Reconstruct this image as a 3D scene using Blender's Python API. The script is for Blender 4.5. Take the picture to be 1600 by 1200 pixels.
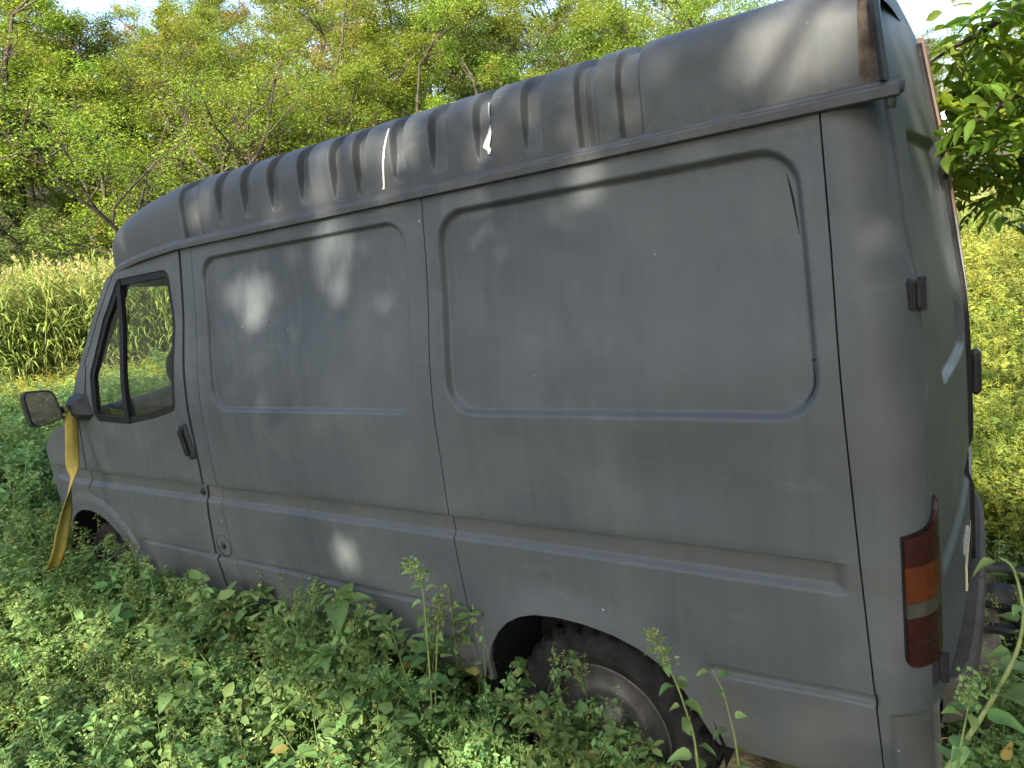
import bpy, math, random
import numpy as np
from mathutils import Vector, Matrix
for o in list(bpy.data.objects): bpy.data.objects.remove(o)
scene = bpy.context.scene
COL = scene.collection
rng = np.random.default_rng(7)
random.seed(7)
PI = math.pi

# ------------------------------------------------------------------ camera, sky, sun, exposure
cam_d = bpy.data.cameras.new('camera')
cam = bpy.data.objects.new('camera', cam_d); COL.objects.link(cam)
CAM = np.array([-1.02195284, 2.57112485, 1.70514704])
CR = np.array([[-0.82295526, -0.55261957, -0.13174309],
               [-0.01025557, -0.21740975, 0.97602655],
               [-0.56801361, 0.80457729, 0.17325107]])
FPX = 1098.83
M = Matrix.Identity(4)
for i in range(3):
    for j in range(3): M[i][j] = CR[j][i]
    M[i][3] = CAM[i]
cam.matrix_world = M
cam_d.sensor_width = 36.0
cam_d.lens = FPX / 1600 * 36.0
cam_d.clip_start = 0.05
cam_d.clip_end = 600
scene.camera = cam
scene.render.resolution_x, scene.render.resolution_y = 1024, 768

SUN = np.array([-0.20, 0.84, 0.50]); SUN /= np.linalg.norm(SUN)     # towards the sun
world = bpy.data.worlds.new('World'); scene.world = world
world.use_nodes = True
nt = world.node_tree
sky = nt.nodes.new('ShaderNodeTexSky'); sky.sky_type = 'NISHITA'; sky.sun_disc = False
sky.sun_elevation = math.asin(SUN[2]); sky.sun_rotation = math.atan2(SUN[0], SUN[1])
sky.air_density = 1.0; sky.dust_density = 2.0; sky.ozone_density = 1.0
bg = nt.nodes['Background']; bg.inputs['Strength'].default_value = 0.15
nt.links.new(sky.outputs[0], bg.inputs[0])
sun_d = bpy.data.lights.new('sun', 'SUN'); sun_d.energy = 4.2; sun_d.angle = math.radians(0.6)
sun_d.color = (1.0, 0.90, 0.74)
sun = bpy.data.objects.new('sun', sun_d); COL.objects.link(sun)
sun.location = (SUN * 30).tolist()
sun.rotation_euler = Vector((-SUN).tolist()).to_track_quat('-Z', 'Y').to_euler()
scene.view_settings.view_transform = 'Standard'; scene.view_settings.look = 'None'
scene.view_settings.gamma = 1.0; scene.view_settings.use_curve_mapping = False
scene.view_settings.exposure = 2.1
scene.cycles.max_bounces = 8
scene.cycles.transparent_max_bounces = 12
scene.cycles.use_denoising = True

# ------------------------------------------------------------------ helpers
def ray(px, py):
    d = np.array([(px - 800) / FPX, (600 - py) / FPX, -1.0]) @ CR
    return d / np.linalg.norm(d)
def spot(px, py, dist): return CAM + ray(px, py) * dist
def smooth(a, b, x):
    t = np.clip((x - a) / (b - a), 0, 1); return t * t * (3 - 2 * t)

def mesh_data(name, V, F, mat=None, smooth_=True, tint=None):
    me = bpy.data.meshes.new(name)
    V = np.asarray(V, dtype=np.float32)
    if isinstance(F, np.ndarray):
        n, k = F.shape
        me.vertices.add(len(V)); me.vertices.foreach_set('co', V.ravel())
        me.loops.add(n * k); me.loops.foreach_set('vertex_index', F.astype(np.int32).ravel())
        me.polygons.add(n); me.polygons.foreach_set('loop_start', np.arange(0, n * k, k, dtype=np.int32))
        me.update(calc_edges=True)
    else:
        me.from_pydata(V.tolist(), [], F)
        me.update()
    if tint is not None:
        a = me.color_attributes.new('tint', 'FLOAT_COLOR', 'POINT')
        t = np.ones((len(V), 4), dtype=np.float32); t[:, :tint.shape[1]] = tint
        a.data.foreach_set('color', t.ravel())
    if mat: me.materials.append(mat)
    if smooth_: me.polygons.foreach_set('use_smooth', np.ones(len(me.polygons), dtype=bool))
    return me
def link(name, me, parent=None):
    o = bpy.data.objects.new(name, me); COL.objects.link(o)
    if parent: o.parent = parent
    return o
def obj(name, V, F, mat, parent=None, smooth_=True, tint=None):
    return link(name, mesh_data(name, V, F, mat, smooth_, tint), parent)
def empty(name, label, cat, loc=(0, 0, 0), group=None):
    o = bpy.data.objects.new(name, None); COL.objects.link(o); o.location = loc
    o.empty_display_size = .2
    tag(o, label, cat, group); return o
def tag(o, label=None, cat=None, group=None, kind=None):
    if label: o['label'] = label
    if cat: o['category'] = cat
    if group: o['group'] = group
    if kind: o['kind'] = kind
    return o

class MB:
    """collects shapes into one mesh"""
    def __init__(s): s.V = []; s.F = []; s.n = 0
    def add(s, V, F):
        V = np.asarray(V, float); s.V.append(V)
        s.F += [tuple(int(i) + s.n for i in f) for f in F]; s.n += len(V); return s
    def box(s, c, size, R=None, bev=0.15):
        c = np.asarray(c, float); h = np.asarray(size, float) / 2
        b = min(h) * bev * 2 if bev else 0
        pts = []
        bm = []
        # chamfered box: 24 verts
        V = []
        for sx in (-1, 1):
            for sy in (-1, 1):
                for sz in (-1, 1):
                    S = np.array([sx, sy, sz])
                    for ax in range(3):
                        q = h - b; q = q.copy(); q[ax] = h[ax]
                        V.append(S * q)
        V = np.array(V)
        def vid(sx, sy, sz, ax): return (((sx > 0) * 2 + (sy > 0)) * 2 + (sz > 0)) * 3 + ax
        F = []
        for ax in range(3):
            o1, o2 = [(1, 2), (2, 0), (0, 1)][ax]
            for sg in (-1, 1):
                f = []
                for (a, bb) in ((-1, -1), (1, -1), (1, 1), (-1, 1)):
                    S = [0, 0, 0]; S[ax] = sg; S[o1] = a; S[o2] = bb
                    f.append(vid(*S, ax))
                F.append(f if sg > 0 else f[::-1])
        for ax in range(3):
            o1, o2 = [(1, 2), (2, 0), (0, 1)][ax]
            for a in (-1, 1):
                for bb in (-1, 1):
                    f = []
                    for sg, axx in ((-1, o1), (1, o1), (1, o2), (-1, o2)):
                        S = [0, 0, 0]; S[ax] = sg; S[o1] = a; S[o2] = bb
                        f.append(vid(*S, axx))
                    F.append(f if a * bb > 0 else f[::-1])
        for sx in (-1, 1):
            for sy in (-1, 1):
                for sz in (-1, 1):
                    f = [vid(sx, sy, sz, 0), vid(sx, sy, sz, 1), vid(sx, sy, sz, 2)]
                    F.append(f if sx * sy * sz > 0 else f[::-1])
        if R is not None: V = V @ np.asarray(R).T
        return s.add(V + c, F)
    def tube(s, P, r, n=8, cap=True):
        P = np.asarray(P, float); m = len(P)
        r = np.broadcast_to(np.asarray(r, float), (m,))
        T = np.gradient(P, axis=0); T /= np.linalg.norm(T, axis=1, keepdims=True) + 1e-12
        u = np.array([0, 0, 1.0]) if abs(T[0][2]) < .9 else np.array([1.0, 0, 0])
        V = []; a = np.linspace(0, 2 * PI, n, endpoint=False)
        for i in range(m):
            u = u - T[i] * (u @ T[i]); u /= np.linalg.norm(u) + 1e-12
            w = np.cross(T[i], u)
            V.append(P[i] + r[i] * (np.outer(np.cos(a), u) + np.outer(np.sin(a), w)))
        V = np.concatenate(V)
        F = [(i * n + j, i * n + (j + 1) % n, (i + 1) * n + (j + 1) % n, (i + 1) * n + j) for i in range(m - 1) for j in range(n)]
        if cap: F += [tuple(range(n))[::-1], tuple((m - 1) * n + j for j in range(n))]
        return s.add(V, F)
    def lathe(s, prof, c, axis='y', n=32, closed=False):
        """prof: list of (radius, along)"""
        a = np.linspace(0, 2 * PI, n, endpoint=False); V = []
        for (r, h) in prof:
            x = r * np.cos(a); z = r * np.sin(a); y = np.full(n, h)
            V.append(np.stack({'y': (x, y, z), 'z': (x, z, y), 'x': (y, x, z)}[axis], 1))
        V = np.concatenate(V) + np.asarray(c, float); m = len(prof)
        F = [(i * n + j, i * n + (j + 1) % n, (i + 1) * n + (j + 1) % n, (i + 1) * n + j) for i in range(m - 1) for j in range(n)]
        return s.add(V, F)
    def sheet(s, G):
        """G: array (a,b,3) grid of points"""
        a, b = G.shape[:2]
        F = [(i * b + j, i * b + j + 1, (i + 1) * b + j + 1, (i + 1) * b + j) for i in range(a - 1) for j in range(b - 1)]
        return s.add(G.reshape(-1, 3), F)
    def build(s, name, mat, parent=None, smooth_=False):
        return obj(name, np.concatenate(s.V), s.F, mat, parent, smooth_)

# ------------------------------------------------------------------ materials
def nodes_of(name):
    m = bpy.data.materials.new(name); m.use_nodes = True
    n = m.node_tree.nodes; return m, m.node_tree, n, m.node_tree.links, n['Principled BSDF']
def N(nt, typ, **kw):
    n = nt.nodes.new(typ)
    for k, v in kw.items():
        if k in n.inputs.keys() and not hasattr(n, k): n.inputs[k].default_value = v
        else: setattr(n, k, v)
    return n
def noise(nt, vec, scale, detail=4, rough=.55):
    n = nt.nodes.new('ShaderNodeTexNoise'); n.inputs['Scale'].default_value = scale
    n.inputs['Detail'].default_value = detail; n.inputs['Roughness'].default_value = rough
    if vec is not None: nt.links.new(vec, n.inputs['Vector'])
    return n.outputs['Fac']
def ramp(nt, fac, a, b, ca=(0, 0, 0, 1), cb=(1, 1, 1, 1)):
    r = nt.nodes.new('ShaderNodeValToRGB'); nt.links.new(fac, r.inputs[0])
    r.color_ramp.elements[0].position = a; r.color_ramp.elements[1].position = b
    r.color_ramp.elements[0].color = ca; r.color_ramp.elements[1].color = cb
    return r.outputs[0]
def mix(nt, fac, a, b, blend='MIX'):
    m = nt.nodes.new('ShaderNodeMix'); m.data_type = 'RGBA'; m.blend_type = blend
    for sock, v in ((m.inputs[0], fac), (m.inputs[6], a), (m.inputs[7], b)):
        if hasattr(v, 'default_value') or hasattr(v, 'is_linked'): nt.links.new(v, sock)
        else: sock.default_value = v if not isinstance(v, tuple) or len(v) == 4 else (*v, 1)
    return m.outputs[2]
def math_(nt, op, a, b=None, c=None):
    m = nt.nodes.new('ShaderNodeMath'); m.operation = op
    for i, v in enumerate((a, b, c)):
        if v is None: continue
        if hasattr(v, 'is_linked'): nt.links.new(v, m.inputs[i])
        else: m.inputs[i].default_value = v
    return m.outputs[0]
def mapping(nt, vec, scale=(1, 1, 1), loc=(0, 0, 0)):
    m = nt.nodes.new('ShaderNodeMapping'); nt.links.new(vec, m.inputs[0])
    m.inputs['Scale'].default_value = scale; m.inputs['Location'].default_value = loc
    return m.outputs[0]
def coords(nt): return nt.nodes.new('ShaderNodeTexCoord').outputs['Object']
def bump(nt, h, strength, dist, normal=None):
    b = nt.nodes.new('ShaderNodeBump'); b.inputs['Strength'].default_value = strength
    b.inputs['Distance'].default_value = dist; nt.links.new(h, b.inputs['Height'])
    if normal is not None: nt.links.new(normal, b.inputs['Normal'])
    return b.outputs[0]

def plain(name, col, rough=.6, metal=0, var=.25, scale=20, spec=.14, bmp=.0):
    m, t, n, l, p = nodes_of(name); c = coords(t)
    f = noise(t, c, scale)
    lo = tuple(x * (1 - var) for x in col); hi = tuple(min(1, x * (1 + var)) for x in col)
    l.new(ramp(t, f, .3, .7, (*lo, 1), (*hi, 1)), p.inputs['Base Color'])
    p.inputs['Roughness'].default_value = rough; p.inputs['Metallic'].default_value = metal
    p.inputs['Specular IOR Level'].default_value = spec
    if bmp: l.new(bump(t, noise(t, c, scale * 3), bmp, .003), p.inputs['Normal'])
    return m

def paint(name, roof=False):
    m, t, n, l, p = nodes_of(name); c = coords(t)
    base = (.150, .158, .165, 1)
    col = mix(t, ramp(t, noise(t, c, 1.3, 3), .35, .68), (.040, .047, .052, 1), (.061, .070, .075, 1))
    # vertical wash streaks
    st = noise(t, mapping(t, c, (26, 26, 1.1)), 1.0, 5, .6)
    col = mix(t, math_(t, 'MULTIPLY', ramp(t, st, .42, .75), .55), col, (.070, .079, .084, 1))
    st2 = noise(t, mapping(t, c, (60, 60, 2.2), (3, 1, 7)), 1.0, 4, .6)
    col = mix(t, math_(t, 'MULTIPLY', ramp(t, st2, .5, .75), .35), col, (.046, .049, .050, 1))
    # sanded, cloudy blotches
    cl = noise(t, mapping(t, c, (1, 1, 1), (5, 3, 1)), 3.2, 6, .62)
    col = mix(t, math_(t, 'MULTIPLY', ramp(t, cl, .48, .72), .60), col, (.090, .098, .100, 1))
    sep = t.nodes.new('ShaderNodeSeparateXYZ'); l.new(c, sep.inputs[0])
    z = sep.outputs[2]
    # brownish dust held in the waist groove and near the sill
    def band(a, b, soft):
        m1 = n.new('ShaderNodeMapRange'); l.new(z, m1.inputs[0]); m1.inputs[1].default_value = a - soft; m1.inputs[2].default_value = a
        m2 = n.new('ShaderNodeMapRange'); l.new(z, m2.inputs[0]); m2.inputs[1].default_value = b + soft; m2.inputs[2].default_value = b
        return math_(t, 'MULTIPLY', m1.outputs[0], m2.outputs[0])
    dn = noise(t, mapping(t, c, (9, 9, 3)), 1.0, 5)
    d1 = math_(t, 'MULTIPLY', band(.872, .932, .006), ramp(t, dn, .25, .7))
    col = mix(t, math_(t, 'MULTIPLY', d1, .38), col, (.066, .058, .048, 1))
    d2 = math_(t, 'MULTIPLY', band(.2, .5, .12), ramp(t, dn, .35, .75))
    col = mix(t, math_(t, 'MULTIPLY', d2, .5), col, (.105, .090, .068, 1))
    if roof:
        col = mix(t, .22, col, (.035, .035, .036, 1))
        gn = noise(t, c, 34, 6, .75)
        d3 = math_(t, 'MULTIPLY', band(1.9, 1.985, .07), ramp(t, gn, .42, .62))
        col = mix(t, math_(t, 'MULTIPLY', d3, .62), col, (.040, .038, .035, 1))
        rn = noise(t, mapping(t, c, (7, 7, 2.5), (1, 9, 2)), 1.0, 6, .7)
        col = mix(t, math_(t, 'MULTIPLY', ramp(t, rn, .52, .72), .45), col, (.080, .068, .056, 1))
        sp = noise(t, mapping(t, c, (45, 45, 7)), 1.0, 3)
        col = mix(t, math_(t, 'MULTIPLY', ramp(t, sp, .58, .66), .5), col, (.055, .055, .055, 1))
    # dark grime clouds and chalky wipes
    gc = noise(t, mapping(t, c, (1.0, 1.0, .8), (9, 2, 4)), 1.9, 6, .68)
    col = mix(t, math_(t, 'MULTIPLY', ramp(t, gc, .52, .72), .5), col, (.045, .046, .044, 1))
    wc = noise(t, mapping(t, c, (2.2, 2.2, 5.5), (2, 7, 1)), 1.6, 7, .75)
    col = mix(t, math_(t, 'MULTIPLY', ramp(t, wc, .60, .74), .30), col, (.14, .146, .145, 1))
    # stone chips: dark and pale specks
    v = n.new('ShaderNodeTexVoronoi'); v.inputs['Scale'].default_value = 10; l.new(c, v.inputs['Vector'])
    spk = ramp(t, v.outputs['Distance'], .035, .07, (1, 1, 1, 1), (0, 0, 0, 1))
    pick = ramp(t, noise(t, c, 3.1), .52, .56)
    col = mix(t, math_(t, 'MULTIPLY', math_(t, 'MULTIPLY', spk, pick), .8), col, (.055, .055, .06, 1))
    v2 = n.new('ShaderNodeTexVoronoi'); v2.inputs['Scale'].default_value = 14
    l.new(mapping(t, c, (1, 1, 1), (4.2, 1.1, .3)), v2.inputs['Vector'])
    spk2 = ramp(t, v2.outputs['Distance'], .03, .055, (1, 1, 1, 1), (0, 0, 0, 1))
    pick2 = ramp(t, noise(t, mapping(t, c, (1, 1, 1), (8, 8, 8)), 2.6), .55, .58)
    col = mix(t, math_(t, 'MULTIPLY', math_(t, 'MULTIPLY', spk2, pick2), .6), col, (.42, .42, .40, 1))
    l.new(col, p.inputs['Base Color'])
    l.new(ramp(t, cl, .3, .8, (.48, .48, .48, 1), (.66, .66, .66, 1)), p.inputs['Roughness'])
    p.inputs['Specular IOR Level'].default_value = .26
    b1 = bump(t, noise(t, c, 180, 2), .06, .002)
    b2 = bump(t, noise(t, c, 2.3, 2), .28, .03, b1)
    l.new(b2, p.inputs['Normal'])
    return m

MAT = {}
MAT['paint'] = paint('grey_primer_paint')
MAT['roof'] = paint('weathered_roof_paint', True)
MAT['dark'] = plain('dark_cavity', (.012, .012, .012), .9, var=.3)
MAT['rubber'] = plain('black_rubber', (.010, .010, .011), .6, var=.3, scale=40)
MAT['plastic'] = plain('black_plastic', (.020, .021, .023), .5, var=.25, scale=30, bmp=.15)
MAT['tyre'] = plain('tyre_rubber', (.014, .0135, .013), .85, var=.45, scale=18, bmp=.3)
MAT['steel'] = plain('wheel_steel', (.085, .082, .08), .5, .6, var=.4, scale=14)
MAT['inside'] = plain('cab_trim', (.10, .105, .11), .8, var=.2)
MAT['seat'] = plain('seat_cloth', (.06, .06, .07), .95, var=.3)
MAT['bumper'] = plain('bumper_plastic', (.060, .053, .046), .75, var=.3, scale=9, bmp=.2)
MAT['brown'] = plain('brown_primer', (.14, .09, .06), .7, var=.22, scale=12)
MAT['rustdark'] = plain('dirty_channel', (.075, .06, .05), .8, var=.6, scale=24)
MAT['white'] = plain('white_flake', (.50, .50, .49), .6, var=.08)
MAT['strap'] = None

def glass_mat(name, tint, rough=.03):
    m, t, n, l, p = nodes_of(name)
    tr = n.new('ShaderNodeBsdfTransparent'); tr.inputs[0].default_value = (*tint, 1)
    gl = n.new('ShaderNodeBsdfGlossy'); gl.inputs['Roughness'].default_value = rough
    df = n.new('ShaderNodeBsdfDiffuse'); df.inputs[0].default_value = (.30, .32, .28, 1)
    fr = n.new('ShaderNodeFresnel'); fr.inputs[0].default_value = 1.5
    mx = n.new('ShaderNodeMixShader'); l.new(math_(t, 'MULTIPLY_ADD', fr.outputs[0], 1.1, .0), mx.inputs[0])
    l.new(tr.outputs[0], mx.inputs[1]); l.new(gl.outputs[0], mx.inputs[2])
    m2 = n.new('ShaderNodeMixShader'); c = coords(t)
    dirt = ramp(t, noise(t, c, 9, 6, .7), .35, .8, (.005, .005, .005, 1), (.04, .04, .04, 1))
    l.new(dirt, m2.inputs[0]); l.new(mx.outputs[0], m2.inputs[1]); l.new(df.outputs[0], m2.inputs[2])
    l.new(m2.outputs[0], n['Material Output'].inputs[0])
    return m
MAT['glass'] = glass_mat('dusty_window_glass', (.86, .91, .86))
def mirror_mat():
    m, t, n, l, p = nodes_of('dirty_mirror')
    p.inputs['Metallic'].default_value = 1; p.inputs['Roughness'].default_value = .04
    c = coords(t)
    l.new(ramp(t, noise(t, c, 90, 3), .60, .66, (.22, .23, .24, 1), (.45, .45, .45, 1)), p.inputs['Base Color'])
    return m
MAT['mirror'] = mirror_mat()
def lens(name, col):
    m, t, n, l, p = nodes_of(name); c = coords(t)
    st = noise(t, mapping(t, c, (1, 1, 1)), 30, 4)
    l.new(ramp(t, st, .3, .75, (*[x * .75 for x in col], 1), (*[min(1, x * 1.25) for x in col], 1)), p.inputs['Base Color'])
    p.inputs['Roughness'].default_value = .22; p.inputs['Specular IOR Level'].default_value = .3
    w = n.new('ShaderNodeTexWave'); w.inputs['Scale'].default_value = 60; w.bands_direction = 'Z'
    l.new(c, w.inputs[0])
    l.new(bump(t, w.outputs['Fac'], .25, .002), p.inputs['Normal'])
    return m
MAT['lens_red'] = lens('dark_red_lens', (.024, .005, .006))
MAT['lens_amber'] = lens('amber_lens', (.070, .017, .006))
MAT['lens_clear'] = lens('clear_lens', (.042, .041, .035))
MAT['plate'] = plain('number_plate_face', (.42, .39, .28), .5, var=.08)
MAT['ink'] = plain('plate_ink', (.02, .02, .02), .5)
# ================================================================== VAN
van = empty('van', 'weathered matte grey panel van with blanked windows and ribbed raised roof, standing in weeds', 'van')

# ---- body surface -------------------------------------------------
_zt = np.linspace(0, 2.4, 481)
_yt = np.interp(_zt, [0, .24, .32, .40, .65, .95, 1.28, 1.42, 1.65, 1.95, 2.4], [.86, .88, .925, .945, .962, .971, .972, .958, .914, .880, .878])
_k = np.hanning(33); _k /= _k.sum()
_yt = np.convolve(np.pad(_yt, 16, mode='edge'), _k, 'valid')
def ys(z): return np.interp(z, _zt, _yt)
def dshift(z): return np.interp(z, [0, 1.1, 1.33, 1.45, 1.57, 1.69, 1.81, 1.92, 2.1, 2.3], [0, 0, .004, .013, .028, .042, .055, .072, .10, .13])
RC = .11
UC = -.79
UE = UC - RC * PI / 2
def taper(x): return .045 * np.clip((x - 2.9) / .5, 0, 1.3) ** 2 + .9 * np.clip(x - 3.28, 0, 1) ** 1.9

def poly_sdf(x, z, P):
    P = np.asarray(P, float); x = np.asarray(x, float); z = np.asarray(z, float)
    d = np.full(np.broadcast(x, z).shape, 1e9); s = np.ones(d.shape)
    n = len(P)
    for i in range(n):
        a = P[i]; b = P[i - 1]
        ex, ez = b - a; wx = x - a[0]; wz = z - a[1]
        t = np.clip((wx * ex + wz * ez) / (ex * ex + ez * ez), 0, 1)
        d = np.minimum(d, (wx - ex * t) ** 2 + (wz - ez * t) ** 2)
        c1 = z >= a[1]; c2 = z < b[1]; c3 = ex * wz > ez * wx
        s = np.where((c1 & c2 & c3) | (~c1 & ~c2 & ~c3), -s, s)
    return s * np.sqrt(d)
def rquad(P, r):
    """rounded polygon: shrink towards inside by r then grow"""
    P = np.asarray(P, float); n = len(P); Q = []
    ar = sum(P[i - 1][0] * P[i][1] - P[i][0] * P[i - 1][1] for i in range(n))
    if ar < 0: P = P[::-1]
    for i in range(n):
        a, b, c = P[i - 1], P[i], P[(i + 1) % n]
        e1 = (b - a) / np.linalg.norm(b - a); e2 = (c - b) / np.linalg.norm(c - b)
        n1 = np.array([-e1[1], e1[0]]); n2 = np.array([-e2[1], e2[0]])
        k = (n1 + n2) / (1 + n1 @ n2)
        Q.append(b + k * r)
    return lambda x, z: poly_sdf(x, z, Q) - r
REC1 = rquad([(.494, 1.264), (1.590, 1.264), (1.606, 1.874), (.494, 1.874)], .085)
REC2 = rquad([(-.712, 1.264), (.362, 1.264), (.368, 1.874), (-.672, 1.874)], .10)
ARCH = [(.37, .30), (.352, .44), (.33, .50), (.295, .552), (.25, .596), (.2, .626), (.14, .645), (.06, .653), (-.03, .649), (-.12, .634), (-.2, .606), (-.27, .562), (-.32, .50), (-.352, .43), (-.385, .34), (-.40, .22), (.38, .22)]
def arch_r(x, z): return poly_sdf(x, z, ARCH)
FWC = (2.90, .33)
def fr(x, z): return np.hypot(x - FWC[0], z - FWC[1])
GL_OUT = rquad([(2.610, 1.200), (2.585, 1.43), (2.44, 1.672), (2.262, 1.852), (1.838, 1.856), (1.820, 1.62), (1.868, 1.262), (2.06, 1.224), (2.30, 1.192)], .046)

def disp(x, z):
    d = -.018 * smooth(0, .014, -REC1(x, z)) - .024 * smooth(0, .020, -REC2(x, z))
    g = smooth(.853, .877, z) * (1 - smooth(.929, .936, z)) * smooth(-.744, -.706, x) * (1 - smooth(3.22, 3.25, x))
    d = d - .019 * g
    z3 = np.where(x < -.3, .592 - .03 * np.clip((-.39 - x) / .1, -1, 0) + .01 * smooth(-.4, -.75, x), .602)
    w3 = np.where(x < -.3, 1.5, 1.0)
    g3 = smooth(z3 - .017 * w3, z3 - .009 * w3, z) * (1 - smooth(z3 + .003, z3 + .008, z))
    m3 = np.maximum(smooth(.345, .362, x) * (1 - smooth(2.40, 2.45, x)), (1 - smooth(-.405, -.385, x)))
    d = d - .013 * g3 * m3
    ra = arch_r(x, z); d = d + .013 * np.exp(-(np.clip(ra, 0, 1) / .055) ** 2) * smooth(.33, .5, z) * (1 - smooth(.36, .5, abs(x)))
    d = d + .014 * (1 - smooth(.456, .472, fr(x, z))) * (x > 2.2)
    # shallow dents and the dished lower quarter
    for (cx, cz, rx, rz, a) in ((-.33, 1.09, .19, .12, -.015), (-.52, 1.20, .10, .05, -.004), (.12, 1.10, .16, .10, -.004), (1.05, 1.1, .3, .12, -.003),
                                (-.13, 1.5, .3, .2, -.004), (1.0, 1.55, .28, .2, -.003), (.20, .74, .12, .10, -.004), (2.3, 1.05, .2, .1, -.003)):
        d = d + a * np.exp(-((x - cx) / rx) ** 2 - ((z - cz) / rz) ** 2)
    return d

def rear_disp(y, z):
    ay = np.abs(y)
    r = np.maximum(np.abs(ay - .375) - .295 + .055, 0); q = np.maximum(np.abs(z - 1.575) - .305 + .055, 0)
    s = np.hypot(r, q) - .055
    d = -.018 * smooth(0, .022, -s)
    g = smooth(.815, .845, z) * (1 - smooth(.925, .935, z)) * (1 - smooth(.70, .76, ay))
    d = d - .014 * g
    pl = (1 - smooth(.60, .606, z)) * 0
    return d + pl

def P(u, z, off=0.0):
    u = np.asarray(u, float); z = np.asarray(z, float)
    dz = dshift(z); y0 = ys(z)
    x_side = u + dz * np.clip((-.3 - u) / .49, 0, 1)
    th = np.clip((UC - u) / RC, 0, PI / 2)
    side = u >= UC
    rear = u < UE
    yr = y0 - RC - (UE - u)
    bul = .045 * (1 - (np.clip(yr, -1, 1) / .865) ** 2)
    low = .012 * smooth(.85, .5, z)
    x = np.where(side, x_side, np.where(rear, -.90 + dz - bul, UC + dz - RC * np.sin(th)))
    y = np.where(side, y0 - taper(x_side), np.where(rear, yr, y0 - RC * (1 - np.cos(th))))
    nx = np.where(rear, -1.0, -np.sin(th)); ny = np.where(rear, 0.0, np.cos(th))
    d = np.where(side, disp(x_side, z), 0) + np.where(rear, rear_disp(yr, z), 0)
    # hinge bulge and lower corner pocket
    d = d + .012 * np.exp(-((u + .92) / .045) ** 2 - ((z - 1.54) / .055) ** 2)
    d = d - .012 * smooth(-.805, -.825, u) * (1 - smooth(.555, .57, z)) * (~rear)
    k = d + off
    return np.stack([x + nx * k, y + ny * k, z + 0 * x], -1)
def Xof(u, z): return u + dshift(z) * np.clip((-.3 - u) / .49, 0, 1)

def clip_grid(us, vs, fields):
    U, Vv = np.meshgrid(us, vs, indexing='ij'); a, b = U.shape
    FV = [f(U, Vv) for f in fields]
    idx = np.arange(a * b).reshape(a, b)
    cells = np.stack([idx[:-1, :-1], idx[1:, :-1], idx[1:, 1:], idx[:-1, 1:]], -1).reshape(-1, 4)
    allin = np.ones(len(cells), bool); out = np.zeros(len(cells), bool); mixed = []
    for fv in FV:
        q = fv.ravel()[cells] >= 0
        al = q.all(1); an = q.any(1); allin &= al; out |= ~an; mixed.append(~al & an)
    pts = np.stack([U.ravel(), Vv.ravel()], 1)
    key = {}; PT = []; 
    used = np.unique(cells[allin]); remap = -np.ones(len(pts), int)
    remap[used] = np.arange(len(used)); PT = [tuple(p) for p in pts[used]]
    for i, p in enumerate(PT): key[(round(p[0], 6), round(p[1], 6))] = i
    faces = [tuple(remap[c]) for c in cells[allin]]
    todo = np.nonzero(~allin & ~out)[0]
    for ci in todo:
        poly = [tuple(pts[k]) for k in cells[ci]]
        for fi, f in enumerate(fields):
            if not mixed[fi][ci]: continue
            A = np.array(poly); fv = f(A[:, 0], A[:, 1]); new = []
            for i in range(len(poly)):
                p, q = poly[i], poly[(i + 1) % len(poly)]; fp, fq = fv[i], fv[(i + 1) % len(poly)]
                if fp >= 0: new.append(p)
                if (fp >= 0) != (fq >= 0):
                    # canonical direction so neighbours agree
                    if p > q: p, q, fp, fq = q, p, fq, fp
                    t = fp / (fp - fq)
                    new.append((p[0] + (q[0] - p[0]) * t, p[1] + (q[1] - p[1]) * t))
            poly = new
            if len(poly) < 3: break
        if len(poly) < 3: continue
        ids = []
        for p in poly:
            k = (round(p[0], 6), round(p[1], 6))
            if k not in key: key[k] = len(PT); PT.append(p)
            if not ids or ids[-1] != key[k]: ids.append(key[k])
        if len(ids) > 1 and ids[0] == ids[-1]: ids.pop()
        if len(ids) >= 3: faces.append(tuple(ids))
    return np.array(PT), faces

def panel(name, us, vs, fields, mat, parent, thick=.016, surf=P, off=0.0, flip=True):
    uv, F = clip_grid(us, vs, fields)
    if flip: F = [f[::-1] for f in F]
    V = surf(uv[:, 0], uv[:, 1], off)
    if thick:
        ed = set()
        for f in F:
            for i in range(len(f)): ed.add((f[i], f[(i + 1) % len(f)]))
        bd = [e for e in ed if (e[1], e[0]) not in ed]
        bv = sorted({i for e in bd for i in e}); n = len(V); m = len(bv)
        r1 = {v: n + i for i, v in enumerate(bv)}; r2 = {v: n + m + i for i, v in enumerate(bv)}
        V = np.concatenate([V, V[bv], surf(uv[bv, 0], uv[bv, 1], off - thick)])
        F = F + [(r1[b], r1[a], r2[a], r2[b]) for a, b in bd]
    return obj(name, V, F, mat, parent)
def lines(lo, hi, step, fine=()):
    xs = [np.arange(lo, hi, step), [hi]]
    for a, b, s in fine:
        a = max(a, lo); b = min(b, hi)
        if b > a: xs.append(np.arange(a, b, s))
    x = np.unique(np.round(np.concatenate(xs), 5))
    keep = [x[0]]
    for q in x[1:]:
        if q - keep[-1] > .0015: keep.append(q)
    keep[-1] = hi
    return np.array(keep)
def itp(zz, xx): return lambda z: np.interp(z, zz, xx)
DF = itp([.3, .79, .868, .945, 1.178, 1.23, 1.385, 1.477, 1.684, 1.848, 1.93], [2.9, 2.869, 2.834, 2.827, 2.783, 2.77, 2.70, 2.635, 2.487, 2.325, 2.23])
DR = itp([.3, .394, .607, .80, .85, .868, .936, 1.06, 1.481, 1.92], [1.795, 1.802, 1.822, 1.800, 1.786, 1.796, 1.785, 1.781, 1.770, 1.737])
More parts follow.
